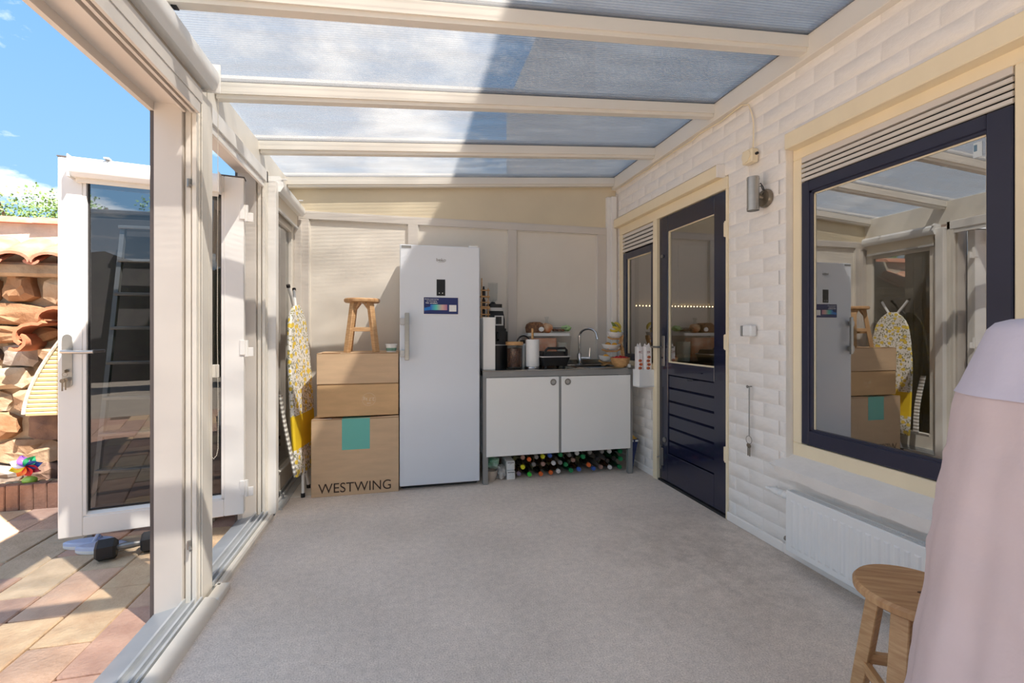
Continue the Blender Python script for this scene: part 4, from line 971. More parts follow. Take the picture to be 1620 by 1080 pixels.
h = MB(); h.rbox(.695, .82, 3.825, 3.94, 1.403, 1.435, .02); h.lathe([(0, 1.435), (.03, 1.435), (.018, 1.455), (0, 1.455)], (.745, 3.88, 0), 14); h.build('upper_base', M['black'], t)
h = MB(); h.lathe([(.020, 1.455), (.040, 1.47), (.043, 1.62), (.040, 1.62), (.037, 1.475), (.018, 1.46)], (.745, 3.88, 0), 20); h.build('cup', M['clearglass'], t)
h = MB(); h.cyl((.745, 3.88, 1.455), (.752, 3.88, 1.485), .003, n=6); h.box(.735, .757, 3.877, 3.883, 1.480, 1.484); h.build('blade', M['steel'], t)

t = thing('coffee_jar', 'round glass jar of coffee beans with a pale wooden lid', 'jar', (.89, 3.68, ZT_))
h = MB(); h.lathe([(0, .002), (.062, .002), (.066, .012), (.066, .19), (.062, .195), (.062, .014), (0, .012)], (.89, 3.68, ZT_), 28); h.build('jar_body', M['clearglass'], t)
h = MB(); h.lathe([(0, .014), (.0605, .014), (.0605, .165), (.03, .172), (0, .17)], (.89, 3.68, ZT_), 28); h.build('coffee_beans', mat('coffee_beans', L(112, 72, 50), .6, col2=L(70, 42, 28), vscale=70, bump=1, bscale=90), t, kind='stuff')
h = MB(); h.lathe([(0, .193), (.072, .193), (.074, .198), (.074, .218), (.071, .222), (0, .222)], (.89, 3.68, ZT_), 28); h.build('wooden_lid', M['lightwood'], t)
t = thing('kettle', 'white kettle with a black arched handle behind the coffee jar', 'kettle', (.995, 3.79, ZT_))
h = MB(); h.lathe([(0, 0), (.062, 0), (.066, .02), (.062, .18), (.05, .20), (0, .205)], (.995, 3.79, ZT_), 24); h.build('body', M['silver'], t)
h = MB(); h.tube([(.94, 3.77, 1.08)]+[(.992-.058*math.cos(a), 3.77, 1.10+.062*math.sin(a)) for a in [i*PI/10 for i in range(11)]]+[(1.05, 3.76, 1.00), (1.035, 3.76, .95)], .007, 8); h.build('handle', M['black'], t)
h = MB(); h.cyl((.985, 3.78, 1.09), (.985, 3.78, 1.125), .022, n=12); h.build('lid_knob', M['black'], t)
t = thing('paper_towel_holder', 'steel paper towel stand on the worktop beside the coffee jar', 'holder', (1.04, 3.66, ZT_))
h = MB(); h.lathe([(0, 0), (.066, 0), (.068, .006), (.064, .014), (0, .016)], (1.04, 3.66, ZT_), 28); h.build('base', M['chrome'], t)
h = MB(); h.cyl((1.04, 3.66, .90), (1.04, 3.66, 1.225), .0095, n=12); h.build('rod', M['lightwood'], t)
o = MB().lathe([(.016, 0), (.055, 0), (.056, .003), (.056, .220), (.055, .223), (.016, .223)], (1.04, 3.66, ZT_+.017), 30).build('paper_towel_roll', M['paper']); tag(o, 'white paper towel roll on its steel stand', 'paper roll')
t = thing('sandwich_grill', 'glossy black sandwich grill with arched handle and silver rim', 'grill', (1.23, 3.72, ZT_))
h = MB()
def taper(h, x0, x1, y0, y1, z0, z1, k0, k1, r=.03):
    cx, cy = (x0+x1)/2, (y0+y1)/2; n0 = len(h.bm.verts); h.rbox(x0, x1, y0, y1, z0, z1, r, 4); h.bm.verts.ensure_lookup_table()
    for v in h.bm.verts[n0:]:
        k = k0 if v.co.z < (z0+z1)/2 else k1; v.co.x = cx+(v.co.x-cx)*k; v.co.y = cy+(v.co.y-cy)*k
taper(h, 1.10, 1.36, 3.60, 3.84, .912, .985, .84, 1.0)
h.build('lower_shell', M['black'], t)
h = MB(); taper(h, 1.095, 1.365, 3.595, 3.845, .985, .993, 1, 1); h.build('silver_rim', M['silver'], t)
h = MB(); taper(h, 1.115, 1.345, 3.615, 3.83, .993, 1.03, 1.0, .88); h.build('lid', M['black'], t)
h = MB(); h.tube([(1.135, 3.62, 1.0), (1.14, 3.605, 1.045), (1.155, 3.60, 1.06), (1.305, 3.60, 1.06), (1.32, 3.605, 1.045), (1.325, 3.62, 1.0)], .011, 8); h.build('handle', M['black'], t)
for x_, y_ in ((1.15, 3.64), (1.31, 3.64), (1.15, 3.80), (1.31, 3.80)): MB().cyl((x_, y_, ZT_), (x_, y_, .914), .012, n=10).build('foot', M['rubber'], t)
t = thing('storage_box', 'clear plastic storage box with orange contents and white lid behind the grill', 'box', (1.25, 3.95, ZT_))
h = MB(); taper(h, 1.04, 1.47, 3.87, 4.06, ZT_, 1.16, .90, 1.0, .02); h.build('body', mat('clear_plastic', L(232, 232, 230), .2), t)
bm_ = glass_mat('hazy_plastic', tint=(.90, .89, .88, 1), base=.03, gain=.8, rough=.1)
for o in t.children: o.data.materials[0] = bm_
h = MB(); taper(h, 1.075, 1.34, 3.89, 4.04, .91, 1.14, .94, 1.0, .03); h.build('orange_contents', mat('orange_packets', L(240, 160, 118), .5, col2=L(246, 204, 176), vscale=18), t)
h = MB(); taper(h, 1.35, 1.44, 3.89, 4.04, .91, 1.10, .94, 1.0, .03); h.build('pale_contents', mat('pale_packets', L(214, 212, 200), .5, col2=L(180, 200, 190), vscale=14), t)
h = MB(); taper(h, 1.055, 1.455, 3.862, 4.068, 1.16, 1.185, 1, 1, .02); h.build('lid', M['white'], t)
# bagged food on the lid
def lump(name, c, s, m, label, cat, seed=0, amp=.18, n=16, parts=(), kind=None, up=True):
    h = MB(); h.lathe([(max(1e-6 if i in (0, 10) else 0, math.sin(PI*i/10)), -math.cos(PI*i/10)) for i in range(11)], (0, 0, 0), n)
    for v in h.bm.verts:
        k = 1+amp*noise.noise(v.co*1.7+Vector((seed, seed*2, 0)))+amp*.5*noise.noise(v.co*4.1+Vector((seed, 0, seed)))
        v.co = Vector((v.co.x*k*s[0], v.co.y*k*s[1], max(-1, v.co.z*k)*s[2]))+Vector(c)+Vector((0, 0, s[2]))
    o = h.build(name, m); return tag(o, label, cat)
breadm = mat('seeded_bread', L(146, 106, 74), .7, col2=L(96, 62, 42), vscale=50, bump=.6, bscale=60)
t = thing('bread_loaf', 'dark sliced loaf in clear wrapping on the storage box lid', 'bread', (1.15, 3.97, 1.186))
h = MB(); pr = [(1.085, 1.188), (1.215, 1.188), (1.222, 1.235), (1.212, 1.27), (1.18, 1.285), (1.12, 1.285), (1.088, 1.265), (1.078, 1.235)]
for i in range(5):
    h = MB(); h.prism([((p[0]-1.15)*(.97+.01*i)+1.15, p[1]) for p in pr], 'y', 3.91+i*.026, 3.932+i*.026); h.build('bread_slice', breadm, t)
h = MB(); h.sphere((1.19, 3.895, 1.22), .022, 8, 1.2, .4, 1.0); h.build('wrapper_knot', M['paper'], t)
lump('bread_bag', (1.265, 3.97, 1.186), (.055, .05, .045), mat('bag_of_rolls', L(214, 186, 150), .35, col2=L(190, 110, 60), vscale=12), 'half-open clear bag of bread rolls on the storage box lid', 'bag', 3, .25)
o = MB().lathe([(.028, 0), (.016, .03), (.012, .05), (.022, .075), (.016, .08)], (1.262, 3.97, 1.255), 9).build('bag_top', M['clearglass']); o.parent = bpy.data.objects['bread_bag']; o.location = o.location-bpy.data.objects['bread_bag'].location
t = thing('pastry_tray', 'low tray of brown pastries with black rim on the storage box lid', 'tray', (1.37, 3.96, 1.186))
h = MB(); taper(h, 1.315, 1.435, 3.91, 4.01, 1.186, 1.215, .9, 1, .015); h.build('tray', M['clearglass'], t)
for i in range(6):
    h = MB(); h.sphere((1.335+(i % 3)*.036, 3.935+(i//3)*.045, 1.212), .018, 8, 1, 1, .8); h.build('pastry', breadm, t)
h = MB(); h.tube([(1.315, 3.91, 1.232), (1.435, 3.91, 1.232), (1.435, 4.01, 1.232), (1.315, 4.01, 1.232)], .003, 5, closed=True); h.build('rim', M['black'], t)
lump('salad_bag', (1.455, 3.98, 1.20), (.05, .035, .028), mat('green_bag', L(186, 212, 160), .4, col2=L(128, 178, 96), vscale=20), 'small green and white bag lying right of the pastry tray', 'bag', 8, .4)

# fruit stand
t = thing('fruit_stand', 'three-tier fruit stand of white bowls on a bamboo frame', 'fruit stand', (1.82, 3.76, ZT_))
ty = 3.76
h = MB()
fr_p = [(1.715, .900), (1.76, .915), (1.83, .905), (1.895, .93), (1.915, .99), (1.905, 1.05), (1.885, 1.09), (1.90, 1.13), (1.905, 1.165)]
for dy in (-.018, .018): h.tube([(x_, ty+dy, z_) for x_, z_ in fr_p], .009, 8)
h.build('bamboo_frame', M['lightwood'], t)
for cx_, cz_, rx_ in ((1.748, .935, .068), (1.80, 1.035, .088), (1.842, 1.145, .074)):
    h = MB(); h.tube([(cx_-rx_, ty, cz_+.005), (cx_-rx_*.5, ty, cz_-.012), (cx_+rx_*.6, ty, cz_-.012), (1.90, ty, cz_+.012)], .008, 8); h.build('support', M['lightwood'], t)
    h = MB(); h.lathe([(0, .0), (.45, .0), (.8, .016), (1.0, .046), (.95, .046), (.75, .022), (.4, .008), (0, .008)], (0, 0, 0), 24)
    for v in h.bm.verts: v.co = Vector((v.co.x*rx_+cx_, v.co.y*rx_*.8+ty, v.co.z+cz_+.008*(v.co.x*v.co.x)*(1 if v.co.z > .03 else 0)))
    h.build('bowl', M['white'], t)
ban = mat('banana', L(226, 190, 66), .5, col2=L(176, 170, 60), vscale=8); bg_ = mat('green_banana', L(96, 118, 46), .5, col2=L(140, 146, 56), vscale=6)
def banana(pts, m, label):
    h = MB(); h.tube(pts, [.004, .012, .0175, .0185, .0175, .012, .004][:len(pts)], 8); o = h.build('banana', m); return tag(o, label, 'banana', 'bananas in the top bowl')
BN = [([(1.775, 1.218), (1.788, 1.205), (1.808, 1.199), (1.832, 1.203), (1.850, 1.212), (1.864, 1.226)], ban, -.030, 'yellow banana lying lowest at the front of the top fruit bowl'),
      ([(1.800, 1.238), (1.818, 1.236), (1.840, 1.230), (1.862, 1.218), (1.876, 1.203), (1.884, 1.190)], ban, -.022, 'yellow banana second from the front in the top fruit bowl'),
      ([(1.803, 1.284), (1.815, 1.272), (1.826, 1.256), (1.840, 1.240), (1.856, 1.228), (1.876, 1.222)], bg_, .0, 'dark green banana at the left back of the top bowl'),
      ([(1.832, 1.274), (1.850, 1.276), (1.870, 1.270), (1.886, 1.254), (1.894, 1.236), (1.896, 1.218)], ban, .015, 'yellow banana highest and rearmost in the top bowl')]
for P_, m_, dy, lab in BN:
    h = MB(); h.tube([(x_, ty+dy, z_) for x_, z_ in P_], [.005, .011, .014, .0145, .012, .005], 8); o = h.build('banana', m_); tag(o, lab, 'banana', 'bananas in the top bowl')
orm = mat('orange_peel', L(238, 168, 40), .45, bump=.2, bscale=120); mgm = mat('mango_skin', L(206, 150, 60), .4, col2=L(120, 90, 40), vscale=6)
for k, (x_, y_, z_, r_, m_, lab) in enumerate(((1.765, 3.74, 1.066, .027, orm, 'orange at the left front of the middle fruit bowl'), (1.825, 3.745, 1.070, .030, orm, 'bigger orange at the right of the middle fruit bowl'), (1.78, 3.785, 1.075, .030, mgm, 'dark brownish fruit at the back of the middle fruit bowl'), (1.745, 3.75, .968, .030, orm, 'orange in the lowest fruit bowl'), (1.78, 3.77, .962, .022, mgm, 'reddish fruit at the right of the lowest fruit bowl'))):
    o = MB().sphere((x_, y_, z_), r_, 14).build('orange' if m_ is orm else 'mango', m_); tag(o, lab, 'fruit')
# wooden bowl of red fruit
t = thing('wooden_bowl', 'round light wooden bowl at the front right corner of the worktop', 'bowl', (1.80, 3.585, ZT_))
h = MB(); h.lathe([(0, 0), (.045, 0), (.072, .035), (.084, .082), (.080, .082), (.068, .037), (.042, .008), (0, .008)], (1.80, 3.585, ZT_), 28); h.build('bowl_body', M['lightwood'], t)
redm = mat('red_berry', L(200, 30, 34), .3)
proto = None; k = 0; rs = random.Random(5)
for ring, cnt, zz in ((.058, 11, .074), (.033, 7, .082), (0, 1, .088)):
    for i in range(cnt):
        a = 2*PI*i/max(cnt, 1)+ring*9; p = Vector((1.80+ring*math.cos(a), 3.585+ring*math.sin(a), ZT_+zz))
        if proto is None:
            proto = MB().sphere((0, 0, 0), .0155, 8).build('red_fruit', redm); o = proto; recentre(o)
            o['category'] = 'fruit'; o['group'] = 'red fruit in the wooden bowl'; o['label'] = 'small shiny red fruit heaped in the light wooden bowl'
        else: o = proto.copy(); COL.objects.link(o)
        o.location = p-Vector((0, 0, .0155))
o = MB().box(1.846, 1.868, 3.525, 3.545, ZT_+.001, ZT_+.03, bev=.003).build('lighter', M['paper']); tag(o, 'tiny white object on the worktop corner right of the wooden bowl', 'clip')
# white wall box with packets
t = thing('wall_box', 'white wall-mounted box between the worktop and the navy door', 'box', (1.93, 3.41, .745))
h = MB(); h.box(1.853, 1.998, 3.352, 3.356, .748, .888); h.box(1.853, 1.998, 3.456, 3.46, .748, .888); h.box(1.853, 1.857, 3.356, 3.456, .748, .888); h.box(1.994, 1.998, 3.356, 3.456, .748, .888); h.box(1.853, 1.998, 3.352, 3.46, .745, .75)
h.build('body', M['white'], t)
h = MB(); h.box(1.857, 1.994, 3.356, 3.456, .872, .876); h.build('inner_tray', M['white'], t)
packm = mat('packet_foil', L(236, 232, 230), .35, var=.06, vscale=30); prn = mat('packet_print', L(214, 130, 66), .5, col2=L(170, 70, 60), vscale=40); prb = mat('packet_letters', L(150, 70, 60), .5)
for k, (x0, x1, y0, lab) in enumerate(((1.857, 1.905, 3.385, 'white printed food packet at the left in the wall box'), (1.908, 1.972, 3.361, 'wider white food packet with orange cookies printed, right in the wall box'))):
    t = thing('food_packet', lab, 'packet', ((x0+x1)/2, y0+.03, .877))
    h = MB(); h.rbox(x0, x1, y0, y0+.06, .877, 1.075, .012)
    for v in h.bm.verts: v.co.x += .002*noise.noise(v.co*40)
    h.build('pouch', packm, t)
    h = MB(); h.prism([(x0+.004, 1.075), (x1-.004, 1.075), (x1-.012, 1.105), ((x0+x1)/2, 1.085), (x0+.012, 1.10)], 'y', y0+.026, y0+.034); h.build('crimped_top', packm, t)
    for i in range(4 if k else 3):
        h = MB(); cx_, cz_ = (x0+x1)/2+.006*(i % 2)-.003, .900+i*.030; h.prism([(cx_+.016*math.cos(a), cz_+.012*math.sin(a)) for a in [j*PI/7 for j in range(14)]], 'y', y0-.001, y0+.0005); h.build('printed_cookie', prn, t)
    text('print', 'ER' if k else 'RC', .026, ((x0+x1)/2, y0-.0005, 1.03), prb, t)
t = thing('snack_bag', 'dark blue bag with a yellow top leaning behind the right cabinet leg', 'bag', (1.945, 3.62, .0))
h = MB(); vs = []
for z_, xa, xb, yb in ((0.0, 1.895, 1.925, .03), (.12, 1.895, 1.945, .04), (.265, 1.892, 1.982, .035)): vs.append([h.bm.verts.new((x_, y_, z_)) for x_, y_ in ((xa, 3.60), ((xa+xb)/2, 3.60-.008), (xb, 3.60), (xb, 3.60+yb), (xa, 3.60+yb))])
loft(h, vs); h.build('blue_body', mat('blue_foil', L(34, 48, 104), .35, var=.3, vscale=20), t)
h = MB(); h.prism([(1.893, .265), (1.975, .265), (1.93, .30), (1.905, .335), (1.893, .33)], 'y', 3.605, 3.63); h.build('yellow_top', mat('yellow_foil', L(206, 160, 60), .4), t)
for x_ in (1.90, 1.945): MB().box(x_, x_+.028, 3.590, 3.593, .245, .26).build('printed_tag', M['paper'], t)

# bottles lying under the cabinet
glassm = {'g': mat('green_bottle_glass', L(22, 66, 38), .12, coat=.5), 'b': mat('brown_bottle_glass', L(72, 44, 24), .12, coat=.5), 'd': mat('dark_bottle_glass', L(40, 36, 26), .12, coat=.5), 'c': mat('grey_clear_bottle', L(120, 112, 104), .15, coat=.5)}
capc = {'orange': L(232, 110, 50), 'yellow': L(226, 220, 40), 'brown': L(160, 124, 110), 'lime': L(60, 196, 70), 'mauve': L(124, 110, 128), 'white': L(216, 212, 208), 'blue': L(64, 100, 180), 'green': L(32, 134, 78), 'grey': L(130, 124, 118), 'black': L(44, 40, 40)}
capm = {k: mat(k+'_cap', v, .4) for k, v in capc.items()}
protoB = {}
def bottle(x_, z_, yc, cap, gl, desc):
    key = (cap, gl)
    if key not in protoB:
        t = thing('bottle', '', 'bottle')
        h = MB(); h.lathe([(0, .022), (.0125, .022), (.014, .06), (.018, .085), (.0285, .12), (.0285, .30), (.025, .31), (0, .31)], (0, 0, 0), 14); h.move(Matrix.Rotation(-PI/2, 4, 'X')); h.build('bottle_glass', glassm[gl], t)
        h = MB(); h.lathe([(0, 0), (.0165, 0), (.018, .003), (.018, .022), (0, .022)], (0, 0, 0), 14); h.move(Matrix.Rotation(-PI/2, 4, 'X')); h.build('cap', capm[cap], t)
        if gl in 'bd': h = MB(); h.lathe([(.0290, .16), (.0290, .24)], (0, 0, 0), 14); h.move(Matrix.Rotation(-PI/2, 4, 'X')); h.build('label_band', mat('bottle_label', L(196, 186, 96), .6, col2=L(230, 224, 206), vscale=25), t)
        protoB[key] = t
    else: t = copy_tree(protoB[key])
    t.location = (x_, yc, z_); t.rotation_euler = (random.uniform(-.01, .01), random.uniform(0, 3), random.uniform(-.012, .012))
    t['label'] = desc; t['category'] = 'bottle'; t['group'] = 'bottles lying under the kitchenette cabinet'
BT = [(533, 353, 'orange', 'd', 'orange-capped bottle high at the left of the bottle pile'), (635, 348, 'yellow', 'd', 'yellow-capped bottle at the top, right of the upper orange cap'),
 (644, 388, 'brown', 'b', 'brown-capped bottle just below the upper yellow cap'), (473, 427, 'yellow', 'd', 'yellow-capped bottle farthest left in the pile'),
 (530, 493, 'lime', 'd', 'bright lime-green-capped bottle on the floor at the left'), (428, 485, 'mauve', 'b', 'mauve-capped bottle on the floor beside the white cartons'),
 (627, 490, 'orange', 'd', 'orange-capped bottle on the floor right of the lime cap'), (712, 482, 'orange', 'd', 'second orange-capped bottle on the floor, right of the first'),
 (742, 392, 'white', 'b', 'white-capped brown bottle in the middle row below the blue cap'), (776, 460, 'white', 'b', 'white-capped bottle on the floor right of the two orange caps'),
 (705, 328, 'blue', 'c', 'blue-capped bottle at the top just under the left door'), (795, 330, 'green', 'g', 'green-capped bottle at the top under the gap between the doors'),
 (830, 400, 'green', 'g', 'green-capped bottle in the middle row below the door gap'), (885, 455, 'green', 'g', 'green-capped bottle on the floor right of the white caps'),
 (902, 367, 'brown', 'b', 'brown-capped bottle under the right door beside green caps'), (980, 333, 'green', 'g', 'green-capped bottle at the top above the blue-capped floor bottle'),
 (952, 445, 'blue', 'b', 'blue-capped bottle on the floor left of the right-hand orange cap'), (1037, 408, 'orange', 'd', 'lone orange-capped bottle under the right door'),
 (1078, 438, 'blue', 'c', 'blue-capped bottle on the floor right of the lone orange cap'), (870, 322, 'grey', 'c', 'grey-capped bottle at the top between two green caps'),
 (1110, 355, 'black', 'c', 'clear bottle with black neck under the right door, left one'), (1196, 370, 'black', 'c', 'clear bottle with black neck under the right door, right one'),
 (1140, 425, 'brown', 'c', 'brown-capped clear bottle on the floor under the right door'), (1218, 428, 'white', 'b', 'white-capped brown bottle on the floor near the dark green ones'),
 (1214, 292, 'white', 'c', 'white-capped clear bottle topmost under the right door'), (1150, 293, 'grey', 'c', 'grey-capped clear bottle topmost left of the white cap'),
 (1312, 292, 'green', 'g', 'green-capped bottle topmost at the right end of the pile'), (1352, 352, 'green', 'g', 'green-capped bottle beside the right cabinet leg'),
 (1305, 425, 'green', 'g', 'green-capped bottle on the floor at the right end'), (1258, 352, 'black', 'g', 'dark green bottle with black neck near the right end'),
 (565, 403, 'grey', 'b', 'grey-capped brown bottle between yellow and brown caps'), (480, 345, 'brown', 'b', 'brown-capped bottle at the top left corner of the pile'),
 (585, 345, 'grey', 'b', 'grey-capped bottle between the upper orange and yellow caps'), (797, 384, 'grey', 'c', 'grey-capped bottle left of the middle green cap'), (1045, 300, 'grey', 'd', 'grey-capped dark bottle topmost above the lone orange cap'), (945, 312, 'white', 'g', 'white-capped green bottle topmost beside the right green cap')]
BP = []
for cx_, cy_, cap_, gl_, ds_ in BT:
    yc = 3.565+random.uniform(0, .03); a = (740+cx_/5.4-810)/720; x_ = yc*(a*math.cos(TH)+math.sin(TH))/(math.cos(TH)-a*math.sin(TH))
    BP.append([x_, max(.030, 1.195-(660+cy_/5.4-525)/720*(x_*math.sin(TH)+yc*math.cos(TH))), yc])
for _ in range(300):
    for i in range(len(BP)):
        for j in range(i):
            dx, dz = BP[i][0]-BP[j][0], BP[i][1]-BP[j][1]; d_ = math.hypot(dx, dz) or 1e-4
            if d_ < .0590:
                k = (.0590-d_)/2/d_; BP[i][0] += dx*k; BP[i][1] += dz*k; BP[j][0] -= dx*k; BP[j][1] -= dz*k
    for p in BP: p[1] = min(max(p[1], .0295), .195); p[0] = min(max(p[0], .905), 1.80)
for p, (cx_, cy_, cap_, gl_, ds_) in zip(BP, BT): bottle(p[0], p[1], p[2], cap_, gl_, ds_)
for k in range(2):
    t = thing('drink_carton', ['white drink carton lying lowest beside the bottles', 'white drink carton lying on top of another beside the bottles'][k], 'carton', (.845, 3.7, .001+.075*k))
    MB().box(.805, .872, 3.585+.01*k, 3.80, .001+.075*k, .072+.075*k, bev=.003).build('body', M['paper'], t)
    MB().cyl((.84, 3.583+.01*k, .037+.075*k), (.84, 3.570+.01*k, .037+.075*k), .016, n=14).build('screw_cap', M['white'], t)
    MB().box(.812, .865, 3.5835+.01*k, 3.5855+.01*k, .056+.075*k, .064+.075*k).build('printed_band', M['frame_grey'], t)
lump('plastic_bag', (.70, 3.66, .085), (.055, .06, .045), mat('green_plastic', L(120, 190, 150), .35, col2=L(210, 228, 216), vscale=16, bump=.8, bscale=30), 'crumpled green plastic bag under the left door', 'bag', 4, .5, 20)
lump('plastic_bag', (.765, 3.64, .0), (.045, .05, .055), mat('clear_crumpled_plastic', L(206, 206, 202), .3, col2=L(160, 154, 150), vscale=22, bump=1, bscale=30), 'crumpled clear plastic bag against the white cartons', 'bag', 9, .5, 20)
o = MB().lathe([(0, 0), (.035, 0), (.05, .05), (.053, .08), (.05, .08), (.047, .05), (.032, .006), (0, .006)], (.68, 3.62, 0.0), 20).build('plastic_tub', mat('beige_tub', L(200, 186, 170), .5)); tag(o, 'open beige plastic tub on the floor at the left cabinet leg', 'tub')

# ------------------------------------------------------------------ covered furniture in the foreground
t = thing('covered_furniture', 'tall object covered with a lavender and pink sheet at the right edge', 'covered furniture', (1.285, .57, 0))
LD = Vector((math.cos(TH), -math.sin(TH), 0)); DD = Vector((math.sin(TH), math.cos(TH), 0)); CC = Vector((1.300, .555, 0))
def cloth_ring(z, a_l, a_d, fold, n=120, sq=2.6, ph=0):
    R = []
    for i in range(n):
        t_ = 2*PI*i/n; c_, s_ = math.cos(t_), math.sin(t_)
        r = (abs(c_)**sq+abs(s_)**sq)**(-1/sq)
        k = 1+fold*(math.sin(t_*7+ph)+.6*math.sin(t_*13+1.3)+.4*math.sin(t_*21+z*2))+fold*1.2*noise.noise(Vector((c_*2.5, s_*2.5, z*1.2)))
        R.append(CC+LD*(c_*r*a_l*k)+DD*(s_*r*a_d*k)+Vector((0, 0, z)))
    return R
def sweep(z):      # half widths of the covered thing at each height
    k = max(0, 1.222-z)
    al = .172+.05*min(k/.155, 1)+.105*max(0, (k-.155)/.58)
    ad = .15+.05*min(k/.15, 1)+.05*max(0, (k-.15)/1.05)
    return al, ad
h = MB(); rings = []
for z, f in ((1.224, .05), (1.223, .5), (1.221, .85), (1.214, .96), (1.20, 1.0), (1.17, 1), (1.14, 1), (1.11, 1), (1.085, 1), (1.068, 1.012)):
    al, ad = sweep(z); rings.append([h.bm.verts.new(p) for p in cloth_ring(z, al*f, ad*f, 0.006*min(1, (1.224-z)/.08))])
loft(h, rings, cap=False); h.bm.faces.new(rings[0])
o = h.build('lavender_top_sheet', M['sheet_l'], t, angle=180); o['label'] = 'lavender sheet over the top'
h = MB(); zz = [1.074-i*(1.074-.03)/60 for i in range(61)]; rings = []
for z in zz:
    k = (1.074-z)/1.04; al, ad = sweep(z); rings.append([h.bm.verts.new(p) for p in cloth_ring(z, al, ad, min(.006+.02*k, .018), n=240, ph=.2+.5*k)])
loft(h, rings, cap=False)
for v in h.bm.verts:                                             # pulled creases running down and across
    p = v.co; r = (p-CC); r.z = 0; r.normalize()
    q = Vector((p.x*2+p.z*3.2, p.y*2-p.z*1.1, p.z*1.4)); w_ = noise.noise(q*1.6)
    v.co += r*(.0035*(1-abs(w_)*2.6)+.0022*noise.noise(p*22)+.004*(1-min(1, abs(noise.noise(Vector((p.x*3+p.z*6, p.y*3, p.z*2.5+9))))*7)))*min(1, (1.08-p.z)*8)
o = h.build('pink_skirt_sheet', M['sheet_p'], t, angle=180); o['label'] = 'pink sheet hanging below the lavender one'

# ------------------------------------------------------------------ garden: rubble wall, tiles, planting edge
gw = struct('wall_garden', (-2.8, 4.1, 0))
MB().box(-7.7, -1.06, 4.14, 4.42, -.1, 1.70).build('wall_core', M['tan_plaster'], gw)
MB().box(-7.7, -1.06, 4.20, 4.40, 1.68, 2.02).build('plaster_band', M['plaster'], gw)
rs = random.Random(11); zr = [.06]
while zr[-1] < 1.58: zr.append(zr[-1]+rs.uniform(.10, .23))
zr[-1] = 1.62
for r_i in range(len(zr)-1):
    x = -7.6+rs.uniform(0, .2)
    while x < -1.15:
        w_ = rs.uniform(.18, .50); z0_, z1_ = zr[r_i], zr[r_i+1]; hh = z1_-z0_; c_ = Vector((x+w_/2, 4.14, (z0_+z1_)/2))
        npt = 12; sh = rs.uniform(0, 50); h = MB(); outl = []
        for i in range(npt):
            a = 2*PI*i/npt+rs.uniform(-.15, .15); k = (abs(math.cos(a))**4+abs(math.sin(a))**4)**(-1/4)*(1.0+.30*noise.noise(Vector((math.cos(a)*1.3+sh, math.sin(a)*1.3, sh)))+rs.uniform(-.05, .03))
            outl.append(Vector((math.cos(a)*k*w_*.49, 0, math.sin(a)*k*hh*.50)))
        dpt = rs.uniform(.03, .09); tilt = Vector((rs.uniform(-.02, .02), 0, rs.uniform(-.03, .02)))
        A = [h.bm.verts.new(c_+p) for p in outl]; B = [h.bm.verts.new(c_+p*.96+Vector((0, -dpt*.75-tilt.dot(p)*3, 0))) for p in outl]
        C_ = [h.bm.verts.new(c_+p*rs.uniform(.5, .74)+Vector((0, -dpt-.035*noise.noise(Vector((p.x*9+sh, p.z*9, 2))), 0))) for p in outl]; m_ = h.bm.verts.new(c_+Vector((rs.uniform(-.03, .03), -dpt-rs.uniform(0, .02), rs.uniform(-.02, .02))))
        for P, Q in ((A, B), (B, C_)):
            for i in range(npt): h.bm.faces.new((P[i], P[(i+1) % npt], Q[(i+1) % npt], Q[i]))
        for i in range(npt): h.bm.faces.new((C_[i], C_[(i+1) % npt], m_))
        h.build('stone', rs.choice(STONE), gw, angle=22); x += w_+rs.uniform(.0, .03)
for i in range(30):                                            # barrel tiles on the lower coping
    h = MB(); x = -7.716+i*.218; N_ = 10; A = []
    for y_, z_, rr in ((3.93, 1.70, .112), (4.22, 1.865, .100)):
        A.append([h.bm.verts.new((x+(rr)*math.cos(PI*k/N_), y_, z_+rr*.62*math.sin(PI*k/N_))) for k in range(N_+1)]+[h.bm.verts.new((x+(rr-.016)*math.cos(PI*k/N_), y_, z_-.012+(rr-.012)*.62*math.sin(PI*k/N_))) for k in range(N_, -1, -1)])
    loft(h, A); h.build('roof_tile', M['terra'], gw)
    if i % 1 == 0:
        h = MB(); A = []
        for y_, z_ in ((3.945, 1.70), (4.22, 1.855)): A.append([h.bm.verts.new((x+.109+.05*math.cos(PI+PI*k/6), y_, z_+.004+.03*math.sin(PI+PI*k/6))) for k in range(7)]+[h.bm.verts.new((x+.109+.036*math.cos(PI+PI*k/6), y_, z_+.012+.02*math.sin(PI+PI*k/6))) for k in range(6, -1, -1)])
        loft(h, A); h.build('channel_tile', M['terra'], gw)
for i in range(18):                                            # ridge tiles lying along the top
    h = MB(); x = -7.48+i*.34; A = []
    for x_, rr in ((x, .066), (x+.345, .058)): A.append([h.bm.verts.new((x_, 4.28-rr*2.0*math.cos(PI*k/8), 2.015+rr*math.sin(PI*k/8))) for k in range(9)])
    loft(h, A); h.build('ridge_tile', M['terra'], gw)
MB().box(-7.7, -1.06, 4.0, 4.14, 1.60, 1.70, bev=.02).build('coping_mortar', M['tan_plaster'], gw)
ed = struct('edging', (-2.8, 3.9, 0)); ed.name = 'trim_6'
for i in range(81):
    MB().box(-7.58+i*.08, -7.58+i*.08+.076, 3.885, 3.945, -.10, .128+random.uniform(-.004, .004), bev=.005).build('brick', M['edge_brick'], ed)
o = MB().box(-7.7, -1.06, 3.945, 4.15, -.1, .10).build('planting_bed', M['earth']); o['kind'] = 'structure'
h = MB()
for i in range(260): h.sphere((random.uniform(-4.2, -1.2), random.uniform(3.955, 4.0), .10+random.uniform(0, .02)), random.uniform(.010, .026), 6, 1.3, 1, .7)
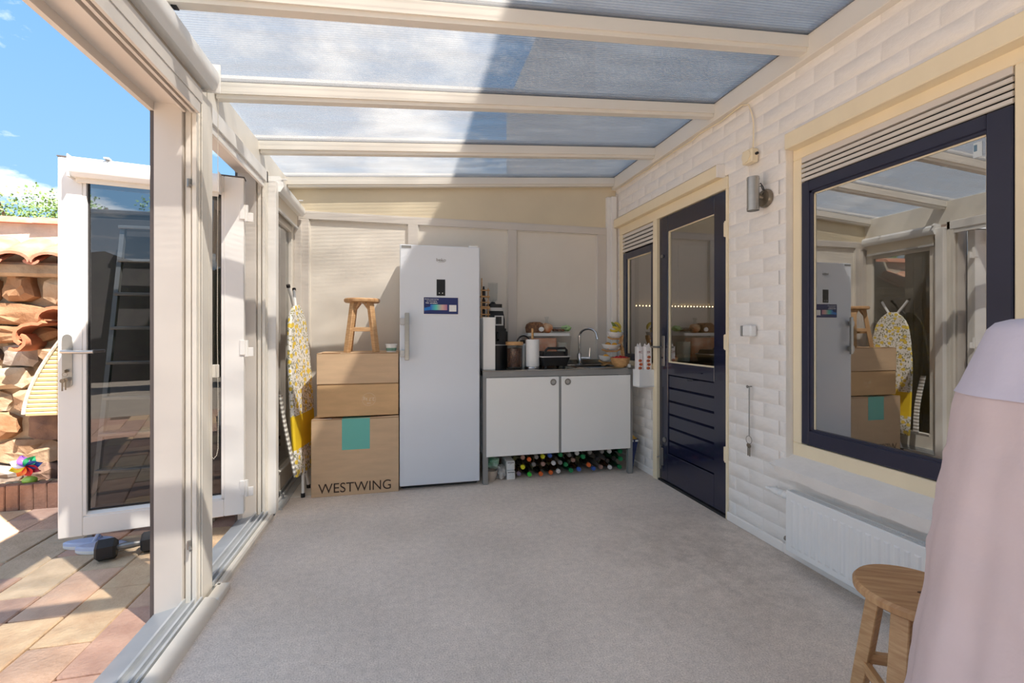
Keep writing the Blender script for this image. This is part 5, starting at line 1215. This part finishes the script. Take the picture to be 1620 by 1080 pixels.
o = h.build('pebbles', STONE[1], kind='stuff'); tag(o, 'pale pebbles scattered along the planting bed', 'pebbles', kind='stuff')
def gp(px, py, y):   # point on the plane y seen at a pixel; used once to lay out the garden ornaments
    a = (px-810)/720; x_ = y*(a*math.cos(TH)+math.sin(TH))/(math.cos(TH)-a*math.sin(TH)); return (x_, 1.195-(py-525)/720*(x_*math.sin(TH)+y*math.cos(TH)))
def ribbon(pts, th_, y0, y1, name, m):
    h = MB(); P = [Vector((p[0], 0, p[1])) for p in pts]; L_, R_ = [], []
    for i, p in enumerate(P):
        d = (P[min(i+1, len(P)-1)]-P[max(i-1, 0)]).normalized(); n_ = Vector((-d.z, 0, d.x)); L_.append((p.x+n_.x*th_/2, p.z+n_.z*th_/2)); R_.append((p.x-n_.x*th_/2, p.z-n_.z*th_/2))
    rg = [[h.bm.verts.new((q[0], yy, q[1])) for q in (l, r) for yy in ((y0, y1) if q is l else (y1, y0))] for l, r in zip(L_, R_)]
    loft(h, rg); return h.build(name, m)
sc2 = lambda L_: [gp(x_/3.27, 470+y_/3.27, 4.0) for x_, y_ in L_]
o = ribbon(sc2([(85, 266), (112, 272), (140, 266), (162, 245), (166, 220), (155, 200), (145, 196)]), .022, 3.93, 4.13, 'curved_tile', M['terra2']); tag(o, 'short curved terracotta tile, the lower one set in the rubble wall', 'tile')
o = ribbon(sc2([(148, 240), (126, 225), (118, 195), (128, 168), (160, 147), (205, 138), (238, 140), (260, 128)]), .022, 3.92, 4.13, 'curved_tile', M['terra2']); tag(o, 'wavy terracotta tile in the middle of the tile chain on the wall', 'tile')
o = ribbon(sc2([(232, 112), (238, 92), (254, 75), (285, 62), (318, 56), (345, 60), (372, 80)]), .022, 3.92, 4.13, 'curved_tile', M['terra2']); tag(o, 'topmost wavy terracotta tile running behind the door frame', 'tile')
t = thing('corrugated_panel', 'cream corrugated fan-shaped panel leaning on the rubble wall', 'garden ornament', (gp(90, 600, 3.97)[0], 3.97, .57))
crb = mat('cream_corrugation', L(204, 188, 144), .6)
for i in range(18):
    py = 655-i*6.9; xl = 40+(i/17)**1.6*58; xa, za = gp(xl, py, 3.97); xb, zb = gp(128-(i/17)*20, py, 3.97)
    h = MB(); h.tube([(xa, 3.985, za), (xb, 3.985, za)], .0175, 6); h.build('corrugation', crb, t)
h = MB(); h.tube([(lambda g: (g[0], 3.965, g[1]))(gp(38+(i/17)**1.6*58, 655-i*6.9, 3.97)) for i in range(18)], .012, 6); h.build('rim', M['plaster'], t)
t = thing('garden_pinwheel', 'rainbow coloured flower pinwheel stuck in the planting bed', 'pinwheel', (gp(42, 737, 3.97)[0], 3.97, .1))
px_, pz_ = gp(42, 737, 3.97)
for k, c_ in enumerate((L(40, 176, 120), L(36, 80, 170), L(150, 30, 60), L(214, 50, 50), L(240, 130, 50), L(236, 214, 40), L(236, 236, 240), L(146, 100, 196))):
    a = math.radians(60-45*k); h = MB(); rad = .10; n_ = 8; A = []
    for i in range(n_+1):
        s_ = i/n_; w_ = .034*math.sin(PI*min(s_*1.05, 1))**.8+.003; c0 = Vector((px_+math.cos(a)*rad*s_, 3.965, pz_+math.sin(a)*rad*s_*.8)); pn = Vector((-math.sin(a), 0, math.cos(a)*.8))
        A.append([h.bm.verts.new(c0+pn*w_+Vector((0, -.012, 0))), h.bm.verts.new(c0+Vector((0, .006, 0))), h.bm.verts.new(c0-pn*w_), h.bm.verts.new(c0+Vector((0, .009, 0)))])
    loft(h, A); h.build('petal', mat('petal', c_, .4), t)
MB().cyl((px_, 3.975, .08), (px_, 3.975, pz_), .004, n=6).build('stake', M['paper'], t)
gx, gz = gp(47, 764, 3.965)
o = MB().sphere((gx, 3.965, .135), .04, 16, 1.1, 1, .8).build('glass_ball', mat('lime_glass', L(160, 206, 80), .1, coat=.5)); tag(o, 'lime green glass ball lying below the pinwheel', 'ball')
b = MB(); rs = random.Random(21); nx = 60; nz_ = 14
g = [[b.bm.verts.new((-12+16*i/nx, -8+.25*noise.noise(Vector((i*.5, j*.6, 0)))+.12*rs.random(), 2.9*j/nz_+(.5*noise.noise(Vector((i*.23, 4, 0)))+.2*rs.random() if j == nz_ else 0))) for j in range(nz_+1)] for i in range(nx+1)]
for i in range(nx):
    for j in range(nz_): b.bm.faces.new((g[i][j], g[i+1][j], g[i+1][j+1], g[i][j+1]))
o = b.build('wall_hedge', mat('hedge_foliage', L(58, 70, 42), .9, col2=L(34, 42, 28), vscale=6, bump=1, bscale=20)); o['kind'] = 'structure'
# tree beyond the wall
t = thing('tree', 'leafy green tree standing beyond the garden wall', 'tree', (-9.6, 14.6, -.1))
h = MB(); h.tube([(-9.6, 14.6, -.1), (-9.5, 14.6, 1.6), (-9.7, 14.6, 3.2)], [.22, .17, .10], 10)
for k in range(9):
    a = k*.7; h.tube([(-9.6, 14.6, 1.6+.15*k), (-9.6+1.3*math.cos(a), 14.6+math.sin(a), 2.8+.12*k), (-9.6+3.0*math.cos(a), 14.6+1.8*math.sin(a), 3.5+.1*k)], [.08, .05, .02], 6)
h.build('trunk', M['bark'], t)
h = MB(); rs = random.Random(2)
blobs = [(-9.6+rs.uniform(-4.6, 4.2), 14.6+rs.uniform(-1.3, 1.5), rs.uniform(2.5, 4.35), rs.uniform(.45, .85)) for _ in range(46)]
for bx, by, bz, br in blobs:
    for _ in range(900):
        v = Vector((rs.gauss(0, 1), rs.gauss(0, 1), rs.gauss(0, 1))).normalized()*br*rs.uniform(.35, 1.1)+Vector((bx, by, bz)); s_ = rs.uniform(.016, .033)
        u_ = Vector((rs.gauss(0, 1), rs.gauss(0, 1), rs.gauss(0, 1))).normalized(); w_ = u_.orthogonal().normalized()
        h.bm.faces.new([h.bm.verts.new(v+q) for q in (u_*s_*1.4, w_*s_, -u_*s_*1.4, -w_*s_)])
me = bpy.data.meshes.new('foliage'); bmesh.ops.translate(h.bm, vec=-t.location, verts=h.bm.verts[:]); h.bm.to_mesh(me); h.bm.free(); me.materials.append(M['leaf'])
o = bpy.data.objects.new('foliage', me); COL.objects.link(o); o.parent = t; o['kind'] = 'stuff'
# dark locker and step ladder behind the open leaf
t = thing('garden_locker', 'dark grey storage locker standing behind the open glazed door', 'locker', (-1.62, 3.72, -.05))
MB().box(-2.06, -1.26, 3.58, 3.86, -.05, 1.98, bev=.006).build('body', M['locker'], t)
for x0, x1 in ((-2.05, -1.665), (-1.655, -1.27)): MB().box(x0, x1, 3.562, 3.58, .0, 1.95, bev=.004).build('door', M['locker'], t)
MB().box(-2.08, -1.245, 3.56, 3.88, 1.98, 2.01, bev=.006).build('top', M['locker'], t)
t = thing('step_ladder', 'aluminium step ladder leaning on the dark locker behind the glass door', 'ladder', (-1.6, 3.45, -.05))
def lad(s_, zz): k = (zz+.05)/1.95; return Vector((-1.60+s_*(.235-.05*k), 3.24+.24*k, zz))
for s_ in (-1, 1): h = MB(); h.tube([lad(s_, -.045), lad(s_, 1.88)], .018, 4); h.build('stile', M['ladder'], t)
for i in range(8):
    zz = .13+i*.218; a, c_ = lad(-1, zz), lad(1, zz); h = MB(); h.box(a.x, c_.x, a.y-.035, a.y+.035, zz-.010, zz+.010, bev=.003); h.build('tread', M['ladder'], t)
MB().box(-1.80, -1.40, 3.44, 3.54, 1.865, 1.885, bev=.003).build('platform', M['ladder'], t)
# dumbbell and slippers under the leaf
t = thing('dumbbell', 'black hex dumbbell lying on the pavers under the open glazed door', 'dumbbell', (-1.6, 2.92, -.05))
p0, p1 = Vector((-1.585, 2.93, .008)), Vector((-1.40, 2.99, .008)); dr_ = (p1-p0).normalized()
for q in (p0, p1):
    s_ = 1 if q is p1 else -1; A = []; h = MB(); u_ = Vector((0, 0, 1)); v_ = dr_.cross(u_)
    for off, rr in ((-.045, .046), (-.034, .058), (.034, .058), (.045, .046)): A.append([h.bm.verts.new(q+dr_*off+(u_*math.sin(PI/6+k*PI/3)*1.0+v_*math.cos(PI/6+k*PI/3))*rr) for k in range(6)])
    loft(h, A); o = h.build('weight', M['blackm'], t, flat=True)
    h = MB(); h.cyl(q+dr_*s_*.0455, q+dr_*s_*.047, .026, n=16); h.build('end_disc', M['black'], o)
h = MB(); h.tube([p0+dr_*(.02+.0165*i) for i in range(10)], [.014, .014, .016, .018, .019, .019, .018, .016, .014, .014], 10); h.build('grip', M['dsteel'], t)
for k, (sx_, sy_, ln) in enumerate(((-1.84, 3.13, 'pale blue slipper sole under the glazed door, the left one'), (-1.735, 3.05, 'pale blue slipper sole under the glazed door, nearer the dumbbell'))):
    t = thing('slipper', ln, 'slipper', (sx_, sy_, -.05), 'slippers under the open door')
    def sole(z, k_=1): return [(sx_+math.cos(a)*.125*k_+.06, sy_+(math.sin(a)*.042*(1+.22*math.cos(a)))*k_+.018*math.sin(2*a)*0, z) for a in [i*PI/12 for i in range(24)]]
    h = MB(); loft(h, [[h.bm.verts.new(p) for p in sole(z, k_)] for z, k_ in ((-.048, .93), (-.04, 1), (-.028, 1))]); h.build('sole', M['paper'], t)
    h = MB(); loft(h, [[h.bm.verts.new(p) for p in sole(z, k_)] for z, k_ in ((-.028, 1), (-.014, 1), (-.008, .9))]); h.build('insole', M['slipper'], t)
    h = MB(); h.tube([(sx_+.10, sy_-.038, -.02), (sx_+.105, sy_, .018), (sx_+.10, sy_+.038, -.02)], .010, 8); h.build('strap', M['slipper'], t)
